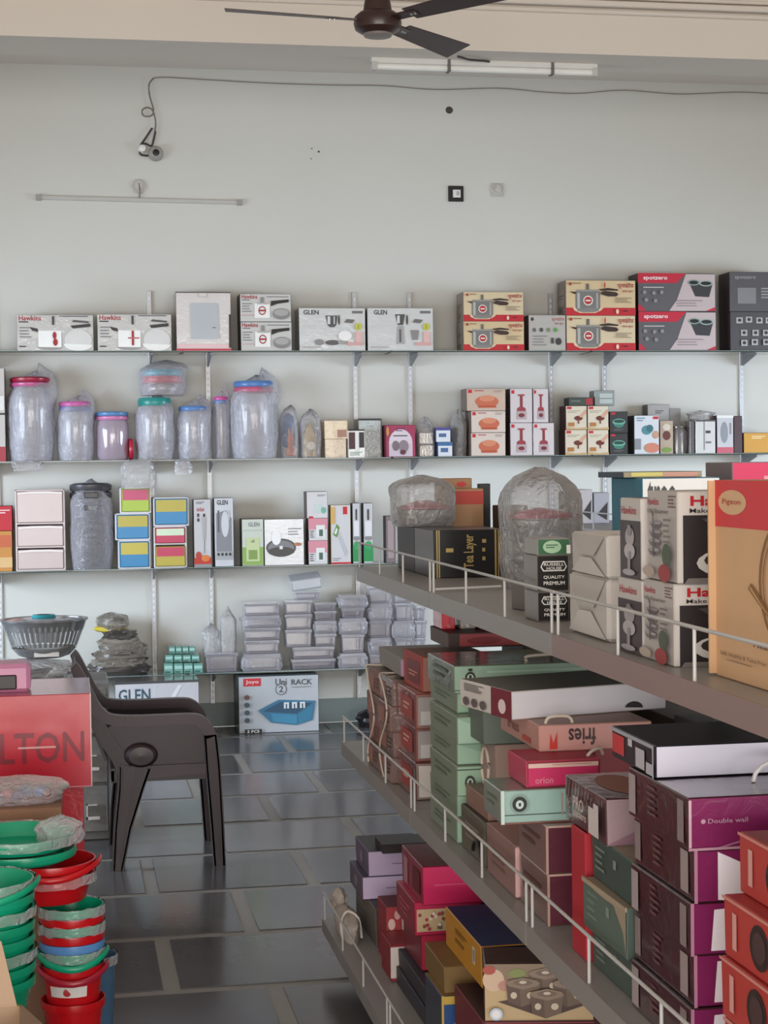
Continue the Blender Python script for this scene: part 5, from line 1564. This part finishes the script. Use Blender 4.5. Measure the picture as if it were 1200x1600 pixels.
for q in (l1, l2):
    q.F.lines(.4, .4, .75, .5, 1, M('#8f7ca0', .4))
    q.L.ell(.5, .5, .1, .25, M('#8f839a', .4))
b = Box('dark_flat_box', 'thin dark box lying on the upper lavender box', .99, 5.5, l2.top + .0005, .2, .14, .03, '#2b2426', left='#332c2e', top='#2b2426')
pr1 = Box('patterned_box', 'small red box with flower-patterned end below the lavender pair', .93, 5.05, BS, .14, .16, .11, '#8a2a36', left='#8f2430')
pr1.F.rect(.0, .1, .3, .95, M('#d9ccc8', .5))
pr2 = Box('patterned_box', 'red and white patterned box beneath the lavender pair', .95, 5.225, BS, .14, .15, .18, '#c9bcb4', left='#8f2430', top='#6a2028')
pr2.F.rect(0, .5, .35, 1, M('#a83a40', .5)).ell(.12, .7, .08, .1, M('#e0c0b8', .5)).ell(.25, .86, .07, .08, M('#d9a8a0', .5)).ell(.2, .22, .12, .13, M('#7f9ab0', .5)).rect(.0, .0, .38, .1, M('#d9d0c8', .5))
k1 = Box('navy_carton', 'dark navy carton, lower support of the magenta boxes', .945, 4.62, BS, .32, .42, .052, '#2f3444', left='#343642', top='#2b2e3a')
k2 = Box('navy_carton', 'dark navy carton, upper support of the magenta boxes', .95, 4.635, k1.top + .0005, .3, .40, .052, '#2b3040', left='#2f3038', top='#2b2e3a')
c1 = Box('magenta_box', 'magenta carton with flower print, lowest of three magenta ones', .97, 4.79, k2.top + .0005, .3, .26, .1035, '#b8304c', left='#7c2030', top='#8f2440', kind='plain', rough=.35)
c1.F.rect(.06, .1, .32, .7, M('#c9a090', .45))
for i in range(7):
    c1.F.ell(.09 + .035 * i, .2 + .35 * ((i * 37) % 10) / 10, .018, .08, M(('#8f3040', '#d9c8b0', '#7a6a50')[i % 3], .45))
c2 = Box('magenta_box', 'wide magenta carton with flower band and dark oval, middle one', .95, 4.78, c1.top + .0005, .36, .27, .097, '#c22c56', left='#8f2038', top='#c23458', rough=.35)
f = c2.F
f.poly([(.02, .12), (.25, .12), (.32, .3), (.32, .6), (.25, .78), (.02, .78)], M('#c9b08c', .45))
rr = random.Random(3)
for i in range(22):
    f.ell(.04 + .25 * rr.random(), .2 + .5 * rr.random(), .014, .055, M(('#a83a44', '#dfd3bd', '#6f6a4a', '#8f4a3c')[i % 4], .45), 10)
f.ell(.56, .5, .09, .42, M('#2b1f2a', .4)).text('orion', .5, .42, .62, .56, M('#a88fa0', .4), .005)
c2.L.lines(.2, .2, .8, .7, 3, M('#b55a6c', .5))
c3 = Box('magenta_box', 'magenta carton with brown-red top, uppermost of three', .965, 4.735, c2.top + .0005, .34, .30, .11, '#d02c62', left='#8f2038', top='#8a3038', rough=.3)
c3.F.rect(.1, .5, .7, .53, M('#d95a80', .3)).poly([(.35, .62), (.9, .66), (.95, .9), (.3, .8)], M('#d8507c', .3))
c3.L.rect(.1, .1, .3, .8, M('#b5808c', .5)).rect(.55, .2, .9, .8, M('#6a1c28', .5))

b6 = Box('blue_flower_box', 'tall blue box with gold rim and white flower', .92, 4.285, BS, .15, .21, .19, '#2f5288', left='#2b3244', top='#8a6f3c', rough=.35)
f = b6.F
f.rect(0, .88, 1, .99, M('#c9a850', .4)).rect(0, 0, .04, 1, M('#c9a850', .4))
for i in range(6):
    a_ = i * pi / 5
    f.ell(.55 + .13 * cos(a_), .6 + .1 * sin(a_), .07, .045, M('#e0c8b0', .4))
f.ell(.55, .58, .08, .05, M('#d9806a', .4)).ell(.3, .6, .1, .07, M('#a8c0d0', .4)).ell(.8, .52, .1, .05, M('#c9d0c8', .4))
b6b = Box('brown_carton', 'thin brown carton between the blue flower box and yellow box', .93, 4.30, b6.top + .0005, .2, .24, .069, '#7a6038')
ybx = Box('yellow_blue_box', 'amber-sided box with dark blue top', .98, 4.10, b6b.top + .0005, .24, .40, .104, '#22243a', left='#c58a2c', top='#2b3a66', rough=.4)
f = ybx.L
f.rect(.78, .4, .86, .8, M('#d9d0b8', .5)).rect(.8, .45, .84, .75, M('#8a8a8a', .5)).text('GIFT', .3, .3, .55, .5, M('#8a5f20', .5)).lines(.3, .6, .65, .75, 2, M('#8a5f20', .5))
ds = Box('dark_carton', 'dark red-brown carton under the casserole picture box', .945, 3.945, BS, .3, .3, .232, '#4a2628', left='#6a2430', top='#3a2024')
pic = Box('casserole_box', 'box with picture of four brown casserole pots on a tray', .952, 3.945, ds.top + .0005, .255, .145, .134, '#b09a78', left='#5a4a3c', top='#5a3f38', rough=.3, rz=-.2)
f = pic.F
f.rect(0, .5, 1, 1, M('#8a7460', .45)).poly([(0, .0), (1, 0), (1, .35), (.6, .6), (0, .62)], M('#bda37c', .45))
f.ell(.08, .72, .1, .2, M('#cdb098', .45)).ell(.2, .62, .08, .1, M('#b58478', .45)).ell(.3, .84, .08, .08, M('#7f8a50', .45)).ell(.04, .9, .06, .08, M('#a84a40', .45))
f.poly([(.12, .34), (.56, .04), (.97, .3), (.6, .5)], M('#4a342c', .4))
for (x, y) in ((.56, .84), (.35, .68), (.78, .68), (.57, .5)):
    f.poly([(x - .155, y - .02), (x - .14, y - .33), (x - .02, y - .42), (x + .13, y - .34), (x + .155, y - .02)], M('#6a5648', .4)).poly([(x - .155, y), (x - .03, y - .1), (x - .02, y - .42), (x - .14, y - .33)], M('#5a473c', .4))
    f.poly([(x - .16, y), (x - .13, y + .05), (x, y + .1), (x + .13, y + .05), (x + .16, y), (x + .13, y - .05), (x, y - .11), (x - .13, y - .05)], M('#857263', .4)).ell(x, y + .01, .09, .05, M('#6f5c50', .4)).ell(x, y + .02, .035, .028, M('#c5b8a8', .3))
    f.ell(x - .085, y - .21, .03, .06, M('#c5b8a4', .35)).ell(x + .07, y - .21, .035, .06, M('#c5b8a4', .35))
f.ell(.1, .16, .06, .11, M('#b8c8dc', .4)).ell(.1, .16, .04, .075, M('#e8e4e8', .4)).rect(0, 0, 1, .02, M('#8a3038', .4))
pic.T.lines(.05, .1, .95, .9, 6, M('#6f5248', .5))
for (x, y, w, d, h, c, lab) in ((1.27, 4.22, .3, .35, .38, '#3a3436', 'black-brown carton deep on the bottom shelf behind the amber box'), (1.27, 3.45, .3, .6, .33, '#6a2428', 'dark red carton deep on the bottom shelf near the front'), (.95, 3.3, .28, .5, .2, '#7a3038', 'dull red carton low on the bottom shelf before the picture box'), (1.34, 4.72, .3, .5, .35, '#3a2f34', 'dark carton deep behind the magenta boxes')):
    b = Box('storage_carton', lab, x, y, BS, w, d, h, c)
    b.F.lines(.1, .3, .7, .8, 4, M('#8a5a5c', .5))

# second gondola goods
for (u0, v0, u1, c, l_, lab) in ((888, 768, 905, '#3f4244', '#2b2d2f', 'dark grey box on the farther shelving unit, next to the bag'), (906, 765, 926, '#c9c5c9', '#a5a1a5', 'white box with dark triangle on the farther shelving unit'), (928, 770, 952, '#b5b6c0', '#8f909a', 'pale lilac box with dark window on the farther shelving unit')):
    Y = 9.45
    xa, xb = at(u0, 800, Y=Y).x, at(u1, 800, Y=Y).x
    b = Box('appliance_box', lab, xa, Y, 1.3505, xb - xa, .2, at(u0, v0, Y=Y).z - 1.3505, c, left=l_)
    b.F.poly([(.2, .3), (.85, .1), (.9, .7)], M('#3f3d42', .4)) if c != '#3f4244' else b.F.ell(.5, .5, .3, .3, M('#5a5d60', .4))

# ------------------------------------------------------------------ plastic armchair
ch_ = empty('plastic_armchair', 'dark brown moulded plastic armchair standing on the stone floor', 'chair', (.165, 7.33, 0))
cmat = M('#33252a', .3, var=.06, scale=3)
cmat_lit = M('#403036', .32, var=.06, scale=3)  # lighter copy of the same plastic: highlights coloured into arms and ridges
Wc = .56


def side(y0, y1, inner):
    # back stile + arm + front leg as one sweep, split into armrest and leg parts
    arm = smooth_path([(.06, .634, .043), (.12, .632, .042), (.22, .632, .042), (.33, .632, .042), (.375, .622, .046), (.405, .59, .05), (.42, .55, .052)], 4)
    a = MB().ribbon(arm, y0, y1, cmat_lit)
    yi = y0 + .022 if inner > 0 else y1 - .03
    a.prism([(.0, .5), (-.02, .6), (.03, .63), (.12, .63), (.36, .62), (.4, .56), (.405, .42), (.02, .43)], yi, yi + .008, cmat)
    a.build('armrest', ch_, smooth=True)
    f = MB().ribbon([(.418, .56, .052), (.428, .42, .056), (.44, .2, .05), (.45, 0, .045)], y0, y0 + .012 if inner > 0 else y0 + .012, cmat)
    f.ribbon([(.442, .56, .012), (.455, .42, .012), (.465, .2, .012), (.47, 0, .012)], y0, y1, cmat_lit)
    f.ribbon([(.395, .56, .010), (.402, .42, .010), (.418, .2, .010), (.43, 0, .010)], y0, y1, cmat)
    f.ribbon([(.418, .56, .052), (.428, .42, .056), (.44, .2, .05), (.45, 0, .045)], y1 - .012, y1, cmat)
    f.build('leg', ch_)
    r = MB()
    r.ribbon([(.1, .44, .13), (.082, .35, .1), (.045, .18, .064), (.02, 0, .036)], y0 + .0, y0 + .012, cmat)
    r.ribbon([(.075, .44, .045), (.062, .35, .04), (.036, .18, .028), (.018, 0, .02)], y0 - .006, y0 + .001, cmat_lit)
    r.ribbon([(.035, .44, .012), (.032, .35, .012), (.013, .18, .012), (.002, 0, .012)], y0, y1, cmat)
    r.ribbon([(.165, .44, .012), (.132, .35, .012), (.077, .18, .012), (.038, 0, .012)], y0, y1, cmat)
    r.ribbon([(.1, .44, .13), (.082, .35, .1), (.045, .18, .064), (.02, 0, .036)], y1 - .012, y1, cmat)
    if inner > 0:
        r.lathe([(.0, .004), (.045, .006), (.055, .014), (.062, .03)], cmat, 24, Matrix.Translation((.125, y0 - .022, .485)) @ Matrix.Rotation(-pi / 2, 4, 'X'), sx=1.15, sy=.85)
    r.build('leg', ch_)
    st = smooth_path([(-.15, .875, .03), (-.14, .86, .04), (-.1, .77, .05), (-.06, .69, .05), (-.01, .645, .045), (.0605, .634, .0425)], 4)
    s_ = MB().ribbon(st, y0, y1, cmat_lit)
    s_.ribbon(smooth_path([(-.145, .86, .03), (-.11, .76, .045), (-.07, .66, .055), (-.02, .56, .06), (.03, .48, .06), (.05, .42, .055)], 4), y0 + .01, y1, cmat)
    s_.build('back_post', ch_, smooth=True)


side(0, .05, 1)
side(Wc - .05, Wc, -1)
st = MB()
n = 10
vs, fs = [], []
for i in range(n + 1):
    t = i / n
    x = .0 + .44 * t
    z = .425 + .012 * sin(t * pi * .9 - .5) - (.02 * max(0, t - .85) / .15)
    for j in range(9):
        s_ = j / 8
        y = .03 + (Wc - .06) * s_
        zz = z - .018 * sin(pi * s_)
        vs.append((x, y, zz))
for i in range(n):
    for j in range(8):
        fs.append((i * 9 + j, i * 9 + j + 1, i * 9 + 10 + j, i * 9 + 9 + j))
st.add(vs, fs, cmat)
st.add([(x, y, z - .01) for x, y, z in vs], fs, cmat)
st.box((.0, .03, .37), (.43, .042, .43), cmat).box((.0, Wc - .042, .37), (.43, Wc - .03, .43), cmat).box((.425, .03, .375), (.437, Wc - .03, .42), cmat_lit).box((0, .03, .375), (.012, Wc - .03, .42), cmat)
st.prism([(.1, .385), (.42, .4), (.42, .44), (.1, .44)], .004, .02, cmat_lit)
st.build('seat', ch_, smooth=True)
bk = MB()
path = smooth_path([(-.15, .875, .012), (-.125, .78, .012), (-.095, .68, .012), (-.06, .57, .012), (-.02, .46, .012)], 3)
for k in range(5):
    y0 = .05 + k * (Wc - .1) / 5 + .012
    bk.ribbon(path[2:-2], y0, y0 + (Wc - .1) / 5 - .024, cmat)
bk.ribbon(path[:4], .05, Wc - .05, cmat)
bk.ribbon(path[-4:], .05, Wc - .05, cmat)
bk.build('backrest', ch_, smooth=True)

# ------------------------------------------------------------------ left side of the aisle
def LB(name, label, u0, v0, u1, v1, Y, d, col, zb=None, **k):
    vm = (v0 + v1) / 2
    x0, x1 = at(u0, vm, Y=Y).x, at(u1, vm, Y=Y).x
    zb = at(u1, v1, Y=Y).z if zb is None else zb
    zt = at(u1, v0, Y=Y).z
    return Box(name, label, x0, Y, zb, x1 - x0, d, zt - zb, col, **k)


x1_ = at(143, 1150, Y=6.0).x
zt_ = at(143, 1083, Y=6.0).z
low = .0005
bz1 = Box('red_carton', 'shiny red carton on the floor, bottom of the red stack', x1_ - .52, 6.03, low, .49, .42, .295, '#b81f30', kind='wrap', rough=.3)
bz2 = Box('red_carton', 'shiny red carton, middle of the red stack', x1_ - .52, 6.02, bz1.top + .0005, .49, .44, zt_ - .322 - bz1.top, '#c42436', kind='wrap', rough=.3)
ml = Box('red_carton', 'big shiny red carton with large faint lettering, top of the red stack', x1_ - .55, 6.0, bz2.top + .0005, .55, .46, zt_ - bz2.top - .0005, '#c9233a', left='#a81c2c', top='#a0283c', kind='glossy', rough=.25)
ml.F.text('MILTON', .235, .27, .955, .6, M('#84162a', .3), .012).rect(.55, .43, .78, .45, M('#e0a8a8', .4)).rect(.993, 0, 1, 1, M('#e8c8cc', .3)).rect(0, 0, 1, .012, M('#e08a96', .3))
# grey drawer cabinet behind
gx = at(172, 1200, Y=7.97).x
gu = empty('grey_storage_cabinet', 'mottled grey plastic cabinet behind the red cartons', 'cabinet', (gx - .75, 7.97, 0))
gm = M('#7b7a77', .35, var=.3, bump=.3, scale=14)
MB().box((0, 0, 0), (.75, .45, .72), gm).build('cabinet_body', gu, bevel=.006)
for k in range(3):
    dr = MB().box((.04, -.012, .04 + k * .225), (.735, .001, .25 + k * .225), M('#83827f', .3, var=.3, bump=.3, scale=16)).build('drawer', gu, bevel=.004)
    MB().box((.64, -.03, .1 + k * .225), (.7, -.012, .115 + k * .225), SILVER).box((.64, -.03, .1 + k * .225), (.646, -.012, .17 + k * .225), SILVER).box((.64, -.03, .165 + k * .225), (.69, -.012, .17 + k * .225), SILVER).build('handle', dr)
# colander basket on bagged goods
cb = empty('bagged_goods', 'flattened clear bag of plastic ware under the grey basket', 'bag', (gx - .70, 8.0, .7205))
MB().lathe([(0, 0), (.12, 0), (.17, .05), (.16, .05), (.11, .006), (0, .006)], M('#9a979a', .25, 'clear', alpha=.5), 24, Matrix.Translation((.28, .17, .002))).build('inner_bowl', cb, smooth=True)
crumple('plastic_wrap', cb, .55, .34, .1, FILM2, 81, .2, .4, .7)
px = at(69, 1000, Y=8.2).x
bsk = empty('wash_basket', 'grey translucent oval basket with slots and teal lid', 'basket', (px, 8.2, .82))
bsk.scale = (1.13, 1.13, 1.13)
bmt = M('#77787b', .2, 'clear', alpha=.5)
T = Matrix.Identity(4)
b = MB()
b.lathe([(0, 0), (.07, 0), (.105, .012), (.135, .045)], bmt, 40, sy=.8)
b.lathe([(.160, .115), (.172, .15), (.18, .155), (.18, .162), (.168, .16), (.155, .112)], bmt, 40, sy=.8)
for i in range(40):
    a0_ = 2 * pi * i / 40
    b.lathe([(.135, .05), (.16, .115), (.157, .115), (.132, .05)], bmt, 1, sy=.8, a0=a0_, a1=a0_ + 2 * pi / 40 * .6)
b.build('basket_bowl', bsk, smooth=True)
MB().lathe([(.04, .15), (.05, .17), (.045, .178), (.03, .178)], M('#2a8a94', .3), 24, sy=.8).build('teal_handle', bsk, smooth=True)
MB().lathe([(.165, .156), (.12, .163), (.05, .166), (0, .168)], M('#8f9092', .18, 'clear', alpha=.45), 32, sy=.8).build('clear_lid', bsk, smooth=True)
MB().box((-.04, -.093, .012), (.06, -.083, .03), WHITE, Matrix.Translation((0, 0, 0))).build('white_label', bsk)
# pink plastic stool top on the red carton
ps = empty('pink_tub', 'pink plastic storage tub with dark window on the big red carton', 'tub', (at(-30, 1040, Y=6.08).x, 6.08, ml.top + .0005))
wps = at(47, 1040, Y=6.08).x - at(-30, 1040, Y=6.08).x
MB().box((0, 0, 0), (wps, .16, .098), M('#d58fb5', .3), taper=-.0).build('tub_body', ps, bevel=.014)
MB().box((wps * .28, -.003, .012), (wps * .72, .0, .062), M('#2f2429', .4)).build('dark_window', ps, bevel=.004)

# brown carton with packed goods in front of the red stack
bc = Box('brown_carton', 'brown carton behind the teal basins', at(-60, 1300, Y=5.35).x, 5.35, .0005, .275, .3, .625, '#94705a', left='#7c5c48', top='#8a6850', rough=.6, rz=0)
bc2 = Box('brown_carton', 'crushed flat brown carton lying on the taller brown one', bc.x + .01, 5.33, bc.top + .0006, .29, .3, .045, '#8f6a52', left='#7c5c48', top='#94705a', rough=.7, rz=.0)
pk = empty('coloured_goods_pack', 'clear bag of blue and purple trinkets on the flat brown carton', 'bag', (bc.x + .02, 5.36, bc2.top + .001))
for i in range(9):
    rr = random.Random(i)
    MB().lathe([(0, 0), (.02, 0), (.026, .012), (.02, .03), (0, .032)], M(('#2f5fae', '#7a2a5c', '#4a7ad0', '#a83a5a', '#5a3a7a')[i % 5], .35), 14, Matrix.Translation((.04 + .025 * i, .06 + .08 * rr.random(), .004 + .012 * (i % 2)))).build('trinket', pk, smooth=True)
crumple('plastic_wrap', pk, .28, .22, .07, FILM2, 91, .2, .2, .6)

# nested buckets and basins
TEAL, REDP, BLUEP = '#12a07a', '#c4161f', '#5f92cf'


def basin(name, label, cx, cy, z, r, h, col, tilt=0, rim=.012, group=None, wall=.86, handle=None, film=False, seed=1):
    o = empty(name, label, 'bucket' if 'bucket' in name else 'basin', (cx, cy, z), group=group)
    m = M(col, .28, var=.08, scale=5)
    b = MB().lathe([(0, 0), (r * wall * .86, 0), (r * wall, h * .3), (r * .95, h - rim), (r, h - rim), (r * 1.01, h - rim * .4), (r, h), (r * .955, h), (r * .93, h - rim), (r * wall * .97, h * .3), (r * wall * .83, .004), (0, .004)], m, 40)
    b.build(name.split('_')[-1] + '_body', o, smooth=True)
    if handle:
        pts = [(r * 1.0 * cos(a), r * 1.0 * sin(a) * .98, h * .95 - .02 - .03 * sin(a - pi if a > pi else a)) for a in [pi + pi * i / 16 for i in range(17)]]
        MB().tube(pts, .006, M(handle, .3), 8, flat=1.6).build('handle', o, smooth=True)
    if film:
        crumple('plastic_wrap', o, 2.08 * r, 2.08 * r, h * .97, FILM, seed, .12, .2, .95, loc=(-1.04 * r, -1.04 * r, 0))
    if tilt:
        o.rotation_euler = (tilt[0], tilt[1], 0)
    return o


def P5(u, v, Y):
    p_ = at(u, v, Y=Y)
    return p_


# column of small nested buckets
def nest(name, label, cx, cy, z, r, h, col, handle=None, tape=.8, film=False, seed=1, slope=0):
    """a hollow tapered vessel that sits down inside the one below: only its rim band shows"""
    o = empty(name, label, 'bucket' if 'bucket' in name else 'tub', (cx, cy, z))
    m = M(col, .25, var=.08, scale=5)
    R0 = lambda q: r * (tape + (1 - tape) * q)
    MB().lathe([(0, 0), (R0(0), 0), (R0(1 - .024 / h), h - .024), (r * 1.04, h - .022), (r * 1.055, h - .012), (r * 1.04, h), (r * 1.0, h), (R0(1 - .02 / h) - .0014, h - .02), (R0(0) - .0014, .002), (0, .002)], m, 40).build(name.split('_')[-1] + '_body', o, smooth=True)
    if handle:
        pts = [(r * 1.14 * cos(a), r * 1.14 * sin(a), h * .97 + .03 * sin(a) * sin(a) * (-1)) for a in [pi + pi * i / 16 for i in range(17)]]
        MB().tube(pts, .0055, M(handle, .3), 8, flat=1.7).build('handle', o, smooth=True)
    if film:
        b = MB()
        vs, fs, n_, k_ = [], [], 36, 3
        for j in range(k_):
            for i in range(n_):
                a = 2 * pi * i / n_
                q = 1.082 + .03 * noise.noise(Vector((cos(a) * 2.5 + seed, sin(a) * 2.5, j * .6))) + .03 * noise.noise(Vector((cos(a) * 9 + seed, sin(a) * 9, j)))
                vs.append((r * q * cos(a), r * q * sin(a), h + .003 - .014 * j + .006 * noise.noise(Vector((cos(a) * 5, sin(a) * 5, seed)))))
        for j in range(k_ - 1):
            for i in range(n_):
                fs.append((j * n_ + i, j * n_ + (i + 1) % n_, (j + 1) * n_ + (i + 1) % n_, (j + 1) * n_ + i))
        b.add(vs, fs, FILM).build('film_band', o, smooth=True)
    return o


sb_x = P5(113, 1480, 4.9).x
BH = .215
nest('small_bucket', 'plain red bucket under the white-labelled one at the floor', sb_x, 4.9, .0005, .086, BH, REDP, tape=.68)
base = nest('small_bucket', 'red bucket with white label low in the small nested column', sb_x, 4.9, .1005, .086, BH, REDP, handle='#a8243a', tape=.68)
lab = MB()


def on_bucket(z):
    return .086 * (.68 + .32 * z / BH) + .0008


for (za, zb_, a0_, a1_, mm, e_) in ((.135, .165, 1.22, 1.66, WHITE, 0), (.07, .098, 1.25, 1.66, WHITE, 0), (.078, .082, 1.3, 1.62, M('#8a1820', .4), .0006), (.086, .09, 1.3, 1.62, M('#8a1820', .4), .0006)):
    lab.lathe([(on_bucket(za) + e_, za), (on_bucket(zb_) + e_, zb_)], mm, 12, a0=pi * a0_, a1=pi * a1_)
lab.lathe([(.011, 0), (0, .0006)], M('#b01824', .4), 14, Matrix.Translation((-.016, -on_bucket(.15) + .0008, .15)) @ Matrix.Rotation(pi / 2, 4, 'X'))
lab.build('white_label', base, smooth=None)
blw = nest('small_bucket', 'blue-grey bagged bucket half hidden beside the red labelled one', sb_x + .06, 5.12, .0005, .066, .27, '#4a6a88', film=True, seed=7)
nested = [(TEAL, .04, 'teal bucket with folded handle just above the red labelled bucket'), (BLUEP, .025, 'light blue nested bucket in the small column'), (REDP, .0245, 'red nested bucket just above the light blue one'), (TEAL, .0245, 'teal nested bucket, middle of the small column'), (REDP, .0245, 'red nested bucket, second from the top of the small column'), (TEAL, .0245, 'thin teal nested bucket at the top of the small column')]
zz = .1005
for k, (c, dz, lb_) in enumerate(nested):
    zz += dz
    nest('small_bucket', lb_, sb_x, 4.9, zz, .086, BH, c, tape=.68, handle=TEAL if k == 0 else None, film=(k in (0, 3, 5)), seed=20 + k)
top_ = zz + BH
bx_ = P5(78, 1380, 4.95).x
nest('large_tub', 'red tub, lower of the two red ones under the teal basins', bx_, 4.98, top_ + .0015, .122, .075, REDP, tape=.82, film=True, seed=40)
nest('large_tub', 'red tub, upper of the two red ones under the teal basins', bx_ + .001, 4.98, top_ + .033, .124, .08, REDP, tape=.8, handle=REDP)
zt2 = top_ + .033 + .08
bx2 = P5(28, 1320, 5.0).x
nest('large_tub', 'teal green tub, lower of the top pair', bx2, 5.0, zt2 + .002, .158, .032, TEAL, tape=.9)
nest('large_tub', 'teal green tub wrapped in clear film, uppermost of all', bx2 - .003, 5.0, zt2 + .0345, .158, .04, TEAL, tape=.88, film=True, seed=43)
pf = empty('torn_film_bag', 'torn clear film bag bunched inside the uppermost teal tub', 'bag', (P5(62, 1300, 4.98).x - .01, 4.93, zt2 + .046))
crumple('film_skin', pf, .13, .1, .075, FILM, 55, .35, .7, .9)
# left column of teal tubs
tx = P5(-24, 1450, 4.6).x
nest('large_tub', 'red tub at the foot of the left teal column', tx, 4.6, .0005, .13, .2, REDP, tape=.85)
zq = .2
for k in range(8):
    zq += .0365
    nest('teal_tub', f'teal tub in the left nested column, {["lowest", "second", "third", "fourth", "fifth", "sixth", "seventh", "top"][k]} one from below', tx, 4.6, zq - .03, .124, .17, TEAL, tape=.72, film=(k in (2, 5, 7)), seed=60 + k, handle=TEAL if k == 7 else None)
# near carton at the corner
nc = empty('open_carton', 'pale brown open carton with raised flap at the lower left corner', 'carton', (-.52, 3.9, .0005))
cc = M('#b89a80', .65, var=.05)
ci = M('#a5856a', .65, var=.05)
xw = at(26, 1570, Y=3.9).x + .52
b = MB().box((0, 0, 0), (xw, .006, .40), cc).box((0, .34, 0), (xw, .346, .40), cc).box((0, 0, 0), (.006, .346, .40), cc).box((xw - .006, 0, 0), (xw, .346, .40), cc).box((0, 0, 0), (xw, .346, .006), cc)
b.build('carton_body', nc, bevel=.001)
MB().add([(0, .34, .40), (xw - .01, .34, .40), (xw - .045, .345, .56), (0, .35, .56), (0, .345, .40), (xw - .01, .345, .40), (xw - .045, .35, .56), (0, .355, .56)], [(0, 1, 2, 3), (7, 6, 5, 4), (0, 4, 5, 1), (1, 5, 6, 2), (2, 6, 7, 3), (3, 7, 4, 0)], cc).build('rear_flap', nc)
MB().add([(xw, 0, .40), (xw, .34, .40), (xw + .075, .32, .33), (xw + .075, .02, .33), (xw, 0, .405), (xw, .34, .405), (xw + .075, .32, .335), (xw + .075, .02, .335)], [(0, 1, 2, 3), (7, 6, 5, 4), (0, 4, 5, 1), (1, 5, 6, 2), (2, 6, 7, 3), (3, 7, 4, 0)], ci).build('side_flap', nc)
yc = P5(22, 1515, 4.45)
tag(MB().lathe([(0, 0), (.018, 0), (.022, .01), (.02, .045), (.0, .048)], M('#d3b52c', .35), 20).lathe([(.0, -.3), (.02, -.3), (.026, -.28), (.026, -.04), (.018, 0), (0, 0)], M('#c9b8a0', .3), 20).build('yellow_capped_bottle', loc=(yc.x, 4.42, .3005), smooth=True), 'slim bottle with yellow cap between the carton and teal tubs', 'bottle')

for b in ALL:
    b.finish()
